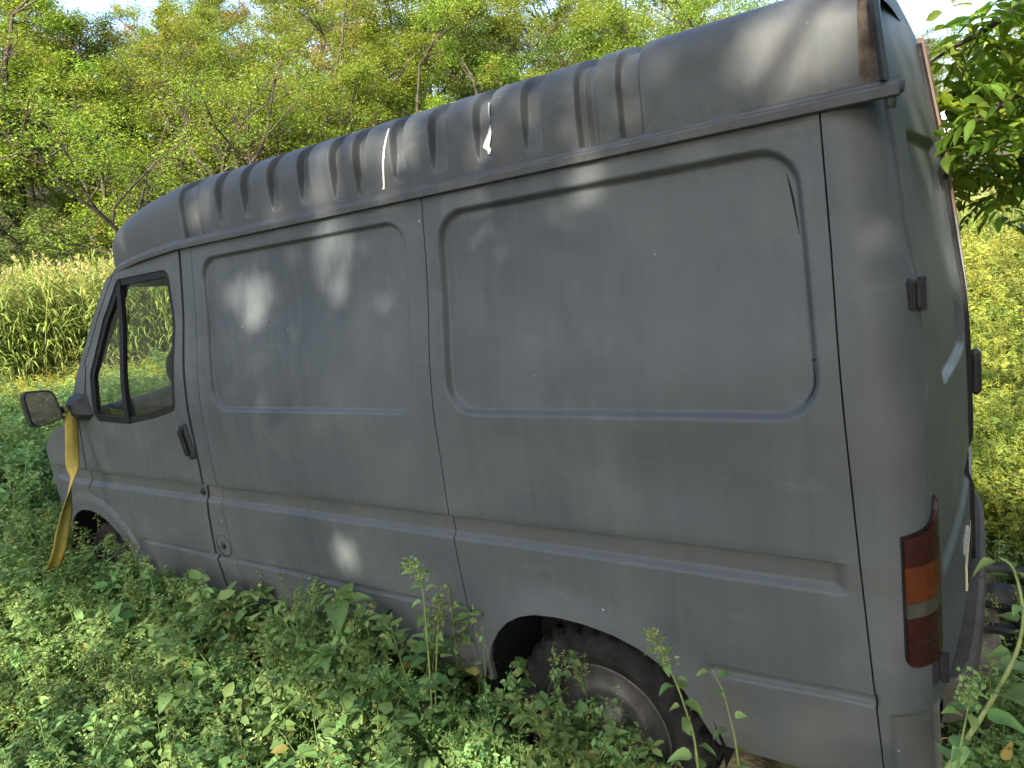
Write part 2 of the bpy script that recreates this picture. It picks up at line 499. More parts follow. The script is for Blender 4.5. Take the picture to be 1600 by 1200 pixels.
BB = itp([.3, .421, .609, .849, .935, 1.909], [1.640, 1.652, 1.681, 1.686, 1.686, 1.658])
DIV = itp([.3, .518, .852, .929, 1.92], [.404, .406, .417, .420, .411])
def SEAM(z): return -.763 + .05 * (z - 1)
ZG = itp([-1, 1.75, 2.0, 2.28, 2.45, 2.7], [1.940, 1.940, 1.925, 1.898, 1.868, 1.82])

Z_FINE = [(.57, .625, .004), (.848, .882, .0035), (.925, .940, .0025), (1.255, 1.30, .004), (1.845, 1.88, .004), (1.30, 1.37, .009), (1.77, 1.845, .009)]
Zs = lines(.30, 1.95, .022, Z_FINE)

# front door
def win(u, z): return GL_OUT(u, z)
door_fields = [lambda u, z: DF(z) - .004 - u, lambda u, z: u - DR(z) - .0085, lambda u, z: fr(u, z) - .480, lambda u, z: z - .345 + 0 * u,
               lambda u, z: ZG(u) - .018 - z, win]
Xd = lines(1.70, 2.92, .02, [(1.79, 1.90, .006), (2.2, 2.66, .012), (2.38, 2.48, .005)])
door = panel('front_door', Xd, Zs, door_fields, MAT['paint'], van)
# rubber window frame and panes
fr_obj = panel('window_frame', lines(1.80, 2.63, .008), lines(1.18, 1.87, .008), [lambda u, z: -GL_OUT(u, z) + .001, lambda u, z: GL_OUT(u, z) + .030], MAT['rubber'], door, thick=.02, off=-.006)
def barx(z): return np.interp(z, [1.19, 1.86], [2.298, 2.262])
panel('window_bar', lines(2.2, 2.34, .006), lines(1.19, 1.86, .02), [lambda u, z: .017 - abs(u - barx(z)), lambda u, z: -GL_OUT(u, z) - .004], MAT['rubber'], door, thick=.02, off=-.002)
panel('window_pane', lines(1.80, 2.32, .03), lines(1.18, 1.87, .03), [lambda u, z: -GL_OUT(u, z) - .020, lambda u, z: barx(z) - u], MAT['glass'], door, thick=0, off=-.018)
panel('quarter_pane', lines(2.2, 2.63, .03), lines(1.18, 1.87, .03), [lambda u, z: -GL_OUT(u, z) - .020, lambda u, z: u - barx(z)], MAT['glass'], door, thick=0, off=-.016)
# door handle: recess cup, grip
def onside(x, z, off=0.0): return P(np.array([x]), np.array([z]), off)[0]
mb = MB()
hp = [(1.838, 1.195), (1.812, 1.062)]
a = onside(*hp[0]); b = onside(*hp[1])
hdir = (b - a) / np.linalg.norm(b - a); hn = np.array([0, 1., .0]); hx = np.cross(hdir, hn); hx /= np.linalg.norm(hx); hn = np.cross(hx, hdir)
HR = np.stack([hx, hn, hdir], 1)
mb.box((a + b) / 2 + hn * .004, (.052, .014, .158), HR, .5)
h1 = mb.build('handle', MAT['plastic'], door)
mb = MB(); mb.box((a + b) / 2 + hn * .020 + hx * .006, (.026, .020, .122), HR, .5); mb.box((a + b) / 2 + hn * .012 - hdir * .055, (.034, .018, .024), HR, .4)
mb.build('grip', MAT['rubber'], h1)
mb = MB(); c = onside(1.829, .896); mb.lathe([(.0001, c[1] + .010), (.010, c[1] + .010), (.0125, c[1] + .006), (.017, c[1] + .004), (.019, c[1] - .012)], (c[0], 0, c[2]), 'y', 20)
lk = mb.build('lock', MAT['plastic'], door, True)
mb = MB(); mb.box((c[0], c[1] + .0105, c[2]), (.003, .002, .010)); mb.build('key_slot', MAT['dark'], lk)
# oval sticker on the pane, with a mark too worn to read
st_c = (1.874, 1.328)
uu = np.linspace(0, 2 * PI, 28, endpoint=False)
V = P(st_c[0] + .019 * np.cos(uu), st_c[1] + .026 * np.sin(uu), -.0155)
m_st, t_, n_, l_, p_ = nodes_of('faded_orange_print'); cc = coords(t_)
l_.new(mix(t_, ramp(t_, noise(t_, cc, 120, 2), .46, .54), (.50, .10, .05), (.55, .36, .25)), p_.inputs['Base Color'])
o = obj('window_sticker', V, [tuple(range(28))[::-1]], m_st, door); o['label'] = 'small faded orange oval sticker'

# fender with arch band, A-pillar
fen = [lambda u, z: np.maximum(u - DF(z) - .004, .4765 - fr(u, z)), lambda u, z: fr(u, z) - .385, lambda u, z: z - .36 + 0 * u,
       lambda u, z: np.interp(u, [2.2, 2.76, 3.1, 3.3, 3.45], [1.21, 1.21, 1.145, 1.04, .93]) - z, lambda u, z: 3.43 - u]
panel('front_wing', lines(2.40, 3.44, .022, [(2.40, 2.95, .010), (3.2, 3.3, .006)]), lines(.34, 1.22, .022, Z_FINE), fen, MAT['paint'], van)
panel('pillar', lines(2.2, 2.90, .012), lines(1.20, 1.93, .02), [lambda u, z: u - DF(z) - .004, lambda u, z: DF(z) + .050 - u, lambda u, z: z - 1.213 + 0 * u, lambda u, z: ZG(u) - .018 - z], MAT['paint'], van, thick=.05)

# side panels
panel('side_panel', lines(1.62, 1.82, .012), Zs, [lambda u, z: DR(z) - .0085 - u, lambda u, z: u - BB(z) - .0015, lambda u, z: z - .345 + 0 * u, lambda u, z: 1.945 - z + 0 * u], MAT['paint'], van)
X1 = lines(.40, 1.70, .022, [(.485, .52, .004), (1.57, 1.612, .004), (.52, .585, .009), (1.50, 1.57, .009), (.35, .44, .008)])
panel('side_panel', X1, Zs, [lambda u, z: BB(z) - .0015 - u, lambda u, z: u - DIV(z) - .002, lambda u, z: z - .345 + 0 * u, lambda u, z: 1.945 - z + 0 * u], MAT['paint'], van)
X2 = lines(-.83, .43, .022, [(-.76, -.66, .004), (.335, .372, .004), (-.66, -.58, .009), (.26, .335, .009), (.335, .43, .008), (-.45, -.35, .008)])
panel('side_panel', X2, Zs, [lambda u, z: DIV(z) - .002 - Xof(u, z), lambda u, z: Xof(u, z) - SEAM(z) - .002, lambda u, z: z - np.where(u < -.38, .338, .345), lambda u, z: 1.945 - z + 0 * u, lambda u, z: arch_r(u, z)], MAT['paint'], van)
corner = panel('corner_panel', lines(UE - .004, -.72, .008), lines(.33, 1.965, .016, [(1.46, 1.62, .008), (.55, .58, .004)]), [lambda u, z: SEAM(z) - .002 - Xof(u, z), lambda u, z: u - UE + .002, lambda u, z: z - .335 + 0 * u], MAT['paint'], van)

# split sealant at the edge of the rear recess
for pts_ in ([(-.684, 1.81), (-.688, 1.785), (-.691, 1.76), (-.694, 1.72), (-.696, 1.675)], [(-.692, 1.40), (-.696, 1.375), (-.695, 1.345), (-.685, 1.322), (-.670, 1.306)], [(-.692, 1.40), (-.704, 1.402)]):
    pts_ = np.array(pts_); tq_ = np.linspace(0, len(pts_) - 1, 14); pp_ = [P(np.array([np.interp(t_, range(len(pts_)), pts_[:, 0]) - .047 * 0]), np.array([np.interp(t_, range(len(pts_)), pts_[:, 1])]), .0005)[0] for t_ in tq_]
    MB().tube(pp_, np.maximum(.0026 * np.sin(np.linspace(.12, PI - .12, 14)), .0007), 5).build('sealant_crack', MAT['dark'], van)
# fuel filler on the strip behind the door
c = onside(1.742, .657)
mb = MB(); mb.lathe([(.0001, c[1] - .012), (.030, c[1] - .012), (.044, c[1] - .004), (.050, c[1] + .0035), (.052, c[1] - .004)], (c[0], 0, c[2]), 'y', 28)
fc = mb.build('filler_cup', MAT['plastic'], van, True)
mb = MB(); mb.box((c[0], c[1] - .002, c[2] + .002), (.022, .018, .034), None, .3); mb.lathe([(.0001, c[1] + .013), (.009, c[1] + .013), (.010, c[1])], (c[0] - .004, 0, c[2] + .002), 'y', 14)
mb.build('filler_lock', MAT['steel'], fc)

# ---- rear doors ----------------------------------------------------
# roof cross-section (shared)
NR = 7.0
def roof_w(x): return .878 * np.clip(1 - np.clip((x - 1.85) / .85, 0, 1) ** 3.4, 0, 1) ** (1 / 3.4)
def roof_H(x):
    f = np.clip(1 - np.clip((x - 1.55) / 1.15, 0, 1) ** 2.1, 0, 1) ** (1 / 2.1)
    return .250 * f - .03 * smooth(-.62, -.82, x) ** 2
def roof_zb(x): return np.interp(x, [-1, 1.75, 2.0, 2.28, 2.45, 2.7], [1.955, 1.955, 1.940, 1.912, 1.882, 1.84])
def roof_top(x, y):
    w = roof_w(x); q = np.clip(np.abs(y) / w, 0, 1)
    return roof_zb(x) + roof_H(x) * (1 - q ** NR) ** (1 / NR) + .030 * (1 - q ** 2)
def uy(y, z): return UE - (ys(z) - RC - y)
def YofU(u, z): return ys(z) - RC - (UE - u)
us_r = lines(-1.87, UE - .004, .02, [(-1.87, -1.80, .006), (-1.21, -1.0, .006)])
zs_r = lines(.52, 2.19, .022, [(.80, .95, .005), (1.26, 1.31, .005), (1.84, 1.89, .005), (1.31, 1.36, .01), (1.8, 1.84, .01)])
def rdoor_fields(y0):
    return [lambda u, z: UE - .006 - u, lambda u, z: YofU(u, z) - y0, lambda u, z: z - .545 + 0 * u,
            lambda u, z: roof_top(-.78, YofU(u, z)) - .022 - z]
rd = panel('rear_door', us_r, zs_r, rdoor_fields(.010), MAT['paint'], van)
# the other leaf overlaps the gap; its upper part shows brown primer
m_rd, t_, n_, l_, p_ = nodes_of('patchy_brown_primer'); cc = coords(t_)
sp_ = n_.new('ShaderNodeSeparateXYZ'); l_.new(cc, sp_.inputs[0])
edge = math_(t_, 'ADD', sp_.outputs[2], math_(t_, 'MULTIPLY', noise(t_, cc, 6, 4), .16))
l_.new(mix(t_, ramp(t_, edge, .845, .865), (.15, .155, .16), mix(t_, noise(t_, cc, 22, 4), (.062, .036, .024), (.10, .062, .044))), p_.inputs['Base Color'])
mr = n_.new('ShaderNodeMapRange'); l_.new(edge, mr.inputs[0]); mr.inputs[1].default_value = 0; mr.inputs[2].default_value = 2.0
l_.new(mr.outputs[0], n_['Color Ramp'].inputs[0]) if 'Color Ramp' in n_ else None
p_.inputs['Roughness'].default_value = .7
def Pm(u, z, off=0.0):
    V = P(u, z, off); V[..., 1] *= -1; return V
def rd_surf(u, z, off=0.0):
    V = Pm(u, z, off); V[..., 0] -= .004 + .015 * smooth(1.0, 1.75, z); return V
rd2 = panel('rear_door', us_r, zs_r, rdoor_fields(.012), m_rd, van, surf=rd_surf, flip=False)
rd2['label'] = 'rear door with brown primer showing along its upper edge'
# centre seal
zz = np.linspace(.55, 2.17, 40)
def rx(y, z): return P(uy(np.array([y]), np.array([z]))[:1], np.array([z]))[0][0]
mb = MB(); mb.tube([(rx(.012, z) - .002, .000, z) for z in zz], .011, 8); mb.build('door_seal', MAT['rubber'], van, True)
def hinge(z, y=.880):
    mb = MB(); x0 = -.90 + float(dshift(z))
    mb.box((x0 + .006, y - .004, z), (.022, .038, .074), None, .5); mb.box((x0 - .010, y - .014, z), (.022, .016, .066), None, .5)
    mb.tube([(x0 - .016, y - .020, z - .036), (x0 - .016, y - .020, z + .036)], .008, 10)
    return mb
hg = hinge(1.520).build('hinge', MAT['plastic'], rd)
hinge(.655, .876).build('hinge', MAT['plastic'], rd)
for z in (1.52, .655):
    m2 = hinge(z); m2.V = [v * np.array([1, -1, 1]) for v in m2.V]; m2.F = [f[::-1] for f in m2.F]; m2.build('hinge', MAT['plastic'], rd2)
mb = MB(); mb.box((rx(.1, 1.16) - .022, -.07, 1.16), (.032, .05, .15), None, .4); mb.build('handle', MAT['plastic'], rd2)
mb = MB(); mb.box((rx(.1, 1.62) - .012, -.06, 1.66), (.03, .035, .06), None, .3); mb.build('door_stop', MAT['plastic'], rd2)
# raised letters of a worn badge and the number plate
mb = MB()
zc = .742
for (dy, dz_, w, h) in ((.36, .0, .012, .05), (.34, .018, .03, .010), (.34, .0, .022, .009), (.30, 0, .010, .05), (.283, .018, .026, .009), (.283, -.018, .026, .009), (.268, 0, .010, .05)):
    mb.box((rx(dy, zc) - .004, dy, zc + dz_), (.008, w, h), None, .2)
mb.build('badge', plain('worn_badge', (.30, .30, .28), .4, .3), rd)
pt = empty('number_plate_mount', None, None); pt.parent = rd
bpy.data.objects.remove(pt)
xp = min(rx(y, .655) for y in (.02, .3)) - .008
mb = MB(); mb.box((xp + .010, .175, .640), (.006, .34, .085), None, .2)
pl = mb.build('number_plate', MAT['plate'], rd)
mb = MB()
for k in range(7):
    y0 = .31 - k * .045
    mb.box((xp + .0055, y0, .640 + .018), (.003, .026, .008)); mb.box((xp + .0055, y0 + .010, .640), (.003, .008, .055))
    if k % 2: mb.box((xp + .0055, y0 - .010, .640), (.003, .008, .055))
    if k % 3 == 0: mb.box((xp + .0055, y0, .640 - .022), (.003, .026, .008))
mb.build('plate_lettering', MAT['ink'], pl)

# ---- tail lamp wrapped round the corner ------------------------------
UL0 = -.848 - .004
def lamp_fields(z0, z1, side_=1):
    def top(u): return np.interp(u, [-1.0, -.962, -.95, -.935, -.915, -.893, -.845], [1.075, 1.070, 1.048, 1.030, 1.020, 1.015, 1.008])
    rc = .03
    def rnd(u, z):   # rounded lower corners
        return rquad([(-.972, .690), (-.848, .690), (-.848, 1.12), (-.972, 1.12)], .028)(u, z)
    return [lambda u, z: -rnd(u, z), lambda u, z: top(u) - z, lambda u, z: z - z0 + 0 * u, lambda u, z: z1 - z + 0 * u]
usl = lines(-.98, -.845, .005); zsl = lines(.68, 1.09, .006)
lamp = panel('tail_lamp', usl, zsl, lamp_fields(.60, 1.2), MAT['rubber'], van, thick=.016, off=.004)
def inner(f0, f1):
    fs = lamp_fields(f0, f1)
    g = fs[0]; t0 = fs[1]
    return [lambda u, z: g(u, z) - .0035, lambda u, z: t0(u, z) - .0045, fs[2], fs[3]]
for nm, a0, a1, mt in (('red_lens', .60, .816, 'lens_red'), ('clear_lens', .8168, .852, 'lens_clear'), ('amber_lens', .8528, .938, 'lens_amber'), ('dark_lens', .9388, 1.2, 'lens_red')):
    panel(nm, usl, zsl, inner(a0, a1), MAT[mt], lamp, thick=.008, off=.011)
# hairline cracks
def crack(pts): MB().tube([P(np.array([u]), np.array([z]), .0115)[0] for u, z in pts], .0006, 4).build('crack', MAT['lens_clear'], lamp)
crack([(-.89, .918), (-.90, .902), (-.915, .88), (-.925, .855)]); crack([(-.862, .906), (-.88, .903), (-.897, .907)]); crack([(-.945, .79), (-.93, .765), (-.905, .752), (-.88, .752)])

# ---- roof ------------------------------------------------------------
GRV = [(1.684, 1.571, None), (1.436, 1.381, 1.99), (1.274, 1.223, 1.99), (1.116, 1.065, 1.99), (.952, .898, 1.992), (.789, .736, 1.975), (.677, .624, 1.97), (.511, .461, 1.992),
       (.354, .297, 1.99), (.187, .133, 1.992), (.024, -.033, 1.985), (-.14, -.193, None), (-.258, -.313, None)]
SEAMS = [1.550, -.166]
def roof_groove(x, z):
    d = np.zeros(np.broadcast(x, z).shape)
    for a, b, zb in GRV:
        m = (a + b) / 2; h = (a - b) / 2
        q = np.abs(x - m) - h
        if zb is None:
            s = 1 - smooth(-.006, .006, q); dep = .022
        else:
            r = .014
            qx = np.maximum(np.abs(x - m) - h + r, 0); qz = np.maximum((zb + r) - z, 0)
            s = (1 - smooth(-.006, .006, np.hypot(qx, qz) - r)) * (.35 + .65 * smooth(zb, zb + .10, z)); dep = .030
        d = d - dep * s
    for sx in SEAMS: d = d - .007 * np.exp(-((x - sx) / .004) ** 2)
    return d
def roof_P(xs, ts, off=0.0):
    X, T = np.meshgrid(xs, ts, indexing='ij')
    c, s = np.cos(T), np.sin(T); w = roof_w(X); H = roof_H(X)
    y = w * np.sign(c) * np.abs(c) ** (2 / NR); zz_ = H * np.abs(s) ** (2 / NR)
    z = roof_zb(X) + zz_ + .030 * (1 - (y / np.maximum(w, 1e-6)) ** 2) * smooth(0, .06, H)
    ny = np.sign(c) * np.abs(c) ** (2 - 2 / NR); nz = np.abs(s) ** (2 - 2 / NR); L = np.hypot(ny, nz) + 1e-9
    d = roof_groove(X, z) * smooth(0, .1, H) + off
    # soft dents along the rear end
    d = d - .006 * np.exp(-((X + .5) / .12) ** 2 - ((z - 2.06) / .05) ** 2)
    return np.stack([X, y + d * ny / L, z + d * nz / L], -1)
fx = [(a + .016, a - .016, .002) for a, b, c_ in GRV] + [(b + .016, b - .016, .002) for a, b, c_ in GRV]
fine = [(lo, hi, s) for hi, lo, s in fx] + [(s - .012, s + .012, .002) for s in SEAMS]
xr_ = np.concatenate([lines(-.795, 1.75, .022, fine), np.linspace(1.78, 2.55, 28), 2.70 - np.geomspace(.13, .0005, 22)])
tt = np.concatenate([np.linspace(0, .02, 6) ** 1.0, np.geomspace(.03, PI / 2, 60)]); tt = np.unique(np.concatenate([tt, PI - tt]))
# more even spacing along the profile
cc_, ss_ = np.abs(np.cos(tt)) ** (2 / NR), np.abs(np.sin(tt)) ** (2 / NR)
tden = np.linspace(0, PI, 20001); pr = np.stack([.878 * np.sign(np.cos(tden)) * np.abs(np.cos(tden)) ** (2 / NR), .250 * np.abs(np.sin(tden)) ** (2 / NR)], 1)
arc = np.concatenate([[0], np.cumsum(np.hypot(*np.diff(pr, axis=0).T))])
tt = np.interp(np.concatenate([np.linspace(0, .5, 66), np.linspace(.5, arc[-1] - .5, 26)[1:-1], np.linspace(arc[-1] - .5, arc[-1], 30)]), arc, tden)
roof = MB().sheet(roof_P(xr_, tt)).build('roof', MAT['roof'], van, True)
# rain gutter along the left, round the front, along the right
gx = np.concatenate([np.linspace(-.868, 1.75, 40), np.linspace(1.80, 2.58, 26), 2.70 - np.geomspace(.11, .0004, 16)])
path = [(x, float(roof_w(x)) if x > -.79 else .878, float(roof_zb(x))) for x in gx]
path = path + [(x, -y, z) for x, y, z in path[::-1]]
path = np.array(path); T = np.gradient(path, axis=0); T[:, 2] = 0; T /= np.linalg.norm(T, axis=1, keepdims=True)
nrm = np.stack([T[:, 1], -T[:, 0], 0 * T[:, 0]], 1); nrm *= np.sign((nrm[:, 1] * path[:, 1] + nrm[:, 0] * .0001))[:, None]
nrm[np.abs(path[:, 1]) < .35] = np.array([1, 0, 0])
prof = [(-.012, .006), (.006, .006), (.013, .001), (.015, -.005), (.022, -.008), (.0245, -.013), (.024, -.030), (.018, -.033), (-.012, -.030)]
G = np.stack([path + nrm * a + np.array([0, 0, b]) for a, b in prof], 1)
mb = MB(); mb.sheet(G)
mb.add(G[0], [tuple(range(len(prof)))]); mb.add(G[-1], [tuple(range(len(prof)))[::-1]])
mb.build('gutter', MAT['roof'], van)
# gutter end cap, rear drain channel and raised flange round the door top
mb = MB(); e = path[0]
mb.tube([e + np.array([.03, .006, -.014]), e + np.array([.005, .006, -.014]), e + np.array([-.008, .004, -.016])], [.018, .018, .010], 12); mb.tube([e + np.array([.016, .004, -.02]), e + np.array([.018, -.002, -.052])], [.012, .009], 10)
mb.build('gutter_end', MAT['paint'], van, True)
th = tt
def cross(x, off):
    g = roof_P(np.array([x]), th, 0)[0]; c, s = np.cos(th), np.sin(th)
    ny = np.sign(c) * np.abs(c) ** (2 - 2 / NR); nz = np.abs(s) ** (2 - 2 / NR); L = np.hypot(ny, nz) + 1e-9
    g = g.copy(); g[:, 1] += off * ny / L; g[:, 2] += off * nz / L; return g
def crosx(x, off, dx=0.0):
    g = cross(min(max(x, -.79), 9), off); g[:, 0] = x + dx + (2.2 - g[:, 2]) * -.10; return g
MB().sheet(np.stack([cross(-.794, .0) , crosx(-.790, -.012, .0), crosx(-.808, -.014), crosx(-.812, .0)], 0)).build('drain_channel', MAT['rustdark'], van, True)
flg = MB().sheet(np.stack([crosx(-.810, -.03), crosx(-.812, .030), crosx(-.815, .034), crosx(-.819, .030), crosx(-.826, .004), crosx(-.824, -.035)], 0)).build('rear_flange', MAT['plastic'], van)
# white paint run and a torn white strip on the roof side
def roof_side(x, z, off):
    t = np.linspace(0.0001, .9, 4000); g = roof_P(np.array([x]), t, off)[0]; return g[np.argmin(abs(g[:, 2] - z))]
def ribbon(name, pts, widths, off, mat, parent):
    L = []
    for (x, z), w in zip(pts, widths): L.append([roof_side(x + w / 2, z, off), roof_side(x, z, off + .002), roof_side(x - w / 2, z, off)])
    return MB().sheet(np.array(L)).build(name, mat, parent, True)
ribbon('paint_run', [(.520, 2.150), (.524, 2.12), (.534, 2.09), (.545, 2.055), (.552, 2.02), (.557, 1.985), (.562, 1.962)], [.005, .008, .008, .009, .008, .008, .011], .003, MAT['white'], roof)
ribbon('torn_strip', [(.128, 2.135), (.130, 2.115), (.138, 2.085), (.146, 2.06), (.153, 2.04), (.158, 2.025), (.147, 2.013), (.148, 2.003)], [.007, .012, .012, .012, .020, .023, .013, .006], .008, MAT['white'], roof)

# ---- other side: mirrored bodywork -------------------------------------
for o in list(van.children):
    if o.name.split('.')[0] in ('front_door', 'front_wing', 'pillar', 'side_panel', 'corner_panel', 'tail_lamp'):
        r = o.copy(); COL.objects.link(r); r.parent = van; r.scale = (1, -1, 1)
        for ch in o.children:
            if ch.name.split('.')[0] in ('window_sticker', 'lock', 'crack'): continue
            k = ch.copy(); COL.objects.link(k); k.parent = r

# ---- windscreen, bonnet, nose ---------------------------------------------
A = np.linspace(-1, 1, 15); B_ = np.linspace(0, 1, 10)
def wsc(a, b):
    yt, yb = .80, .93
    y = a * (yt + (yb - yt) * b); xt = 2.66 - .34 * abs(a) ** 3.0; xb = 3.06 - .21 * abs(a) ** 2.4
    zt = 1.85 + .02 * abs(a); zb_ = 1.215 - .01 * (1 - abs(a))
    return np.array([xt + (xb - xt) * b, y, zt + (zb_ - zt) * b])
G = np.array([[wsc(a, b) for a in A] for b in B_])
MB().sheet(G).build('windscreen', MAT['glass'], van, True)
mb = MB()
for b in (0, 1): mb.tube([wsc(a, b) + np.array([.004, 0, 0]) for a in A], .016, 8)
for a in (-1, 1): mb.tube([wsc(a, b) for b in B_], .018, 8)
mb.build('windscreen_seal', MAT['rubber'], van, True)
def bon(a, b):
    y = a * (.94 - .06 * b); x = 3.03 - .22 * abs(a) ** 2.4 + (3.52 - .17 * abs(a) ** 4 - 3.03 + .22 * abs(a) ** 2.4) * b
    z = 1.205 - .20 * b - .09 * b ** 3 + .035 * (1 - abs(a) ** 2) * b - .012 * abs(a) ** 8
    return np.array([x, y, z])
G = np.array([[bon(a, b) for a in np.linspace(-1, 1, 21)] for b in np.linspace(0, 1, 12)])
MB().sheet(G).build('bonnet', MAT['paint'], van, True)
def nose(a, b):
    p = bon(a, 1); return np.array([p[0] + .05 * math.sin(b * 1.6) * (1 - .6 * abs(a) ** 4) + .01, p[1] * .995, p[2] - .36 * b])
G = np.array([[nose(a, b) for a in np.linspace(-1, 1, 21)] for b in np.linspace(0, 1, 8)])
MB().sheet(G).build('nose_panel', MAT['paint'], van, True)
mb = MB()
for k in range(5): mb.box((3.585, 0, .84 - k * .035), (.02, .95, .012))
mb.build('grille', MAT['plastic'], van)
for s in (1, -1):
    mb = MB(); mb.box((3.55, s * .66, .80), (.06, .34, .15), None, .4); mb.build('headlight', MAT['lens_clear'], van)
bp = [(3.25, .93), (3.42, .90), (3.56, .80), (3.64, .5), (3.66, 0)]; bp = bp + [(x, -y) for x, y in bp[-2::-1]]
def sweep(path, prof):
    path = np.array(path, float); T = np.gradient(path, axis=0); T /= np.linalg.norm(T, axis=1, keepdims=True)
    n = np.stack([T[:, 1], -T[:, 0]], 1)
    return np.stack([np.column_stack([path + n * a, np.full(len(path), b)]) for a, b in prof], 1)
mb = MB(); mb.sheet(sweep(bp, [(.05, .56), (0, .58), (-.01, .55), (-.01, .40), (.01, .36), (.06, .36)])); mb.build('front_bumper', MAT['bumper'], van)
# rear bumper: curved step bar standing off the doors
bq = [(-.90, .735), (-.945, .70), (-.966, .60), (-.976, .40), (-.980, .2), (-.982, 0)]; bq = bq + [(x, -y) for x, y in bq[-2::-1]]
mb = MB(); mb.sheet(sweep(bq, [(-.085, .500), (-.075, .528), (-.012, .536), (0, .526), (.004, .47), (-.004, .42), (-.05, .39), (-.08, .40)])[::-1])
rb = mb.build('rear_bumper', MAT['bumper'], van)
# draw bar under the bumper with its coupling head
mb = MB(); mb.tube([(-.75, -.62, .20), (-.95, -.66, .215), (-1.18, -.70, .20), (-1.4, -.73, .17)], .022, 10); mb.tube([(-.80, -.50, .16), (-1.0, -.51, .17), (-1.12, -.53, .15)], [.03, .05, .062], 12)
mb.box((-1.03, -.36, .10), (.16, .05, .05)); mb.lathe([(.0001, -.34), (.045, -.34), (.052, -.36), (.052, -.40), (.04, -.42)], (-1.11, 0, .10), 'y', 18)
mb.build('tow_bar', MAT['plastic'], van)

# ---- wheels -----------------------------------------------------------------
def wheel(c, steer=0.0):
    root_V = lambda V: V
    n = 160; prof = [(.215, .855), (.225, .866), (.232, .864), (.238, .872), (.262, .878), (.268, .873), (.274, .878), (.298, .868), (.314, .850), (.3225, .832), (.325, .812), (.325, .806), (.318, .804), (.318, .796), (.325, .794), (.326, .775), (.326, .757), (.319, .755), (.319, .747), (.326, .745), (.326, .728), (.3225, .712), (.312, .695), (.290, .684), (.24, .686), (.215, .700)]
    a = np.linspace(0, 2 * PI, n, endpoint=False); V = []
    for i, (r, h) in enumerate(prof):
        sip = np.where((np.arange(n) + (i // 3) * 2) % 5 < 1.6, .014, 0) if .292 < r else 0
        q = r - sip
        V.append(np.stack([q * np.cos(a), np.full(n, h), q * np.sin(a)], 1))
    V = np.concatenate(V); m = len(prof)
    F = np.array([(i * n + j, i * n + (j + 1) % n, (i + 1) * n + (j + 1) % n, (i + 1) * n + j) for i in range(m - 1) for j in range(n)])
    w = bpy.data.objects.new('wheel', None); COL.objects.link(w); w.parent = van; w.location = (c[0], .03, c[1])
    o = obj('tyre', V, F, MAT['tyre'], w, False)
    mb = MB(); mb.lathe([(.222, .852), (.214, .862), (.206, .850), (.196, .815), (.188, .80), (.13, .835), (.105, .838), (.06, .815), (.055, .86), (.03, .866), (.0001, .866)], (0, 0, 0), 'y', 40)
    mb.lathe([(.216, .86), (.20, .74), (.20, .70), (.0001, .70)], (0, 0, 0), 'y', 40)
    r_ = mb.build('rim', MAT['steel'], w, True)
    nut = None
    for k in range(5):
        t = k * 2 * PI / 5
        if nut is None: nut = MB().lathe([(.0001, .856), (.011, .856), (.012, .825)], (0, 0, 0), 'y', 6).build('wheel_nut', MAT['steel'], r_)
        else: nut = link('wheel_nut', nut.data, r_)
        nut.location = (.083 * math.cos(t), 0, .083 * math.sin(t))
    return w
w0 = wheel((-.01, .245)); w1 = wheel((2.90, .290))
w1.rotation_euler = (0, .4, 0)
for w in (w0, w1):
    r = w.copy(); COL.objects.link(r); r.parent = van; r.scale = (1, -1, 1); r.location.y = -.03
    for ch in w.children:
        k = ch.copy(); COL.objects.link(k); k.parent = r
        for g_ in ch.children:
            k2 = g_.copy(); COL.objects.link(k2); k2.parent = k
# wheel housings, floor, liner
for cx, r in ((-.01, .40), (2.9, .41)):
    for s in (1, -1):
        mb = MB(); a = np.linspace(0, PI, 18)
        mb.sheet(np.array([[(cx + r * math.cos(t), y, .29 + r * math.sin(t)) for t in a] for y in (s * .953, s * .60)]))
        mb.add([(cx + r * math.cos(t), s * .60, .29 + r * math.sin(t)) for t in a], [tuple(range(18))])
        mb.build('wheel_housing', MAT['dark'], van)
mb = MB(); mb.box((1.2, 0, .34), (4.0, 1.1, .10), None, .1); mb.box((.95, 0, .45), (.9, 1.80, .03), None, 0); mb.box((-.6, 0, .45), (.3, 1.72, .03), None, 0); mb.build('floor_pan', MAT['dark'], van)
mb = MB()
zl = np.linspace(.42, 1.92, 12)
for s in (1, -1):
    G = np.array([[(x, s * (float(ys(z)) - .040), z) for z in zl] for x in np.linspace(-.78, 1.72, 4)]); 
    G2 = np.array([[(x, s * (float(ys(z)) - .040), z) for z in zl if z > .72] for x in np.linspace(-.78, 1.72, 4)]); mb.sheet(G2)
    G3 = np.array([[(x, s * (float(ys(z)) - .040), z) for z in np.linspace(.42, .74, 4)] for x in np.linspace(.45, 1.72, 4)]); mb.sheet(G3)
    G4 = np.array([[(x, s * (float(ys(z)) - .045), z) for z in np.linspace(.40, 1.17, 8)] for x in np.linspace(1.70, 2.42, 4)]); mb.sheet(G4)
G = np.array([[(-.80 + float(dshift(z)), y, z) for z in np.linspace(.42, 2.1, 12)] for y in np.linspace(-.84, .84, 4)]); mb.sheet(G)
mb.build('light_block_liner', MAT['dark'], van)  # dark sheets added inside the panels to block light through the gaps
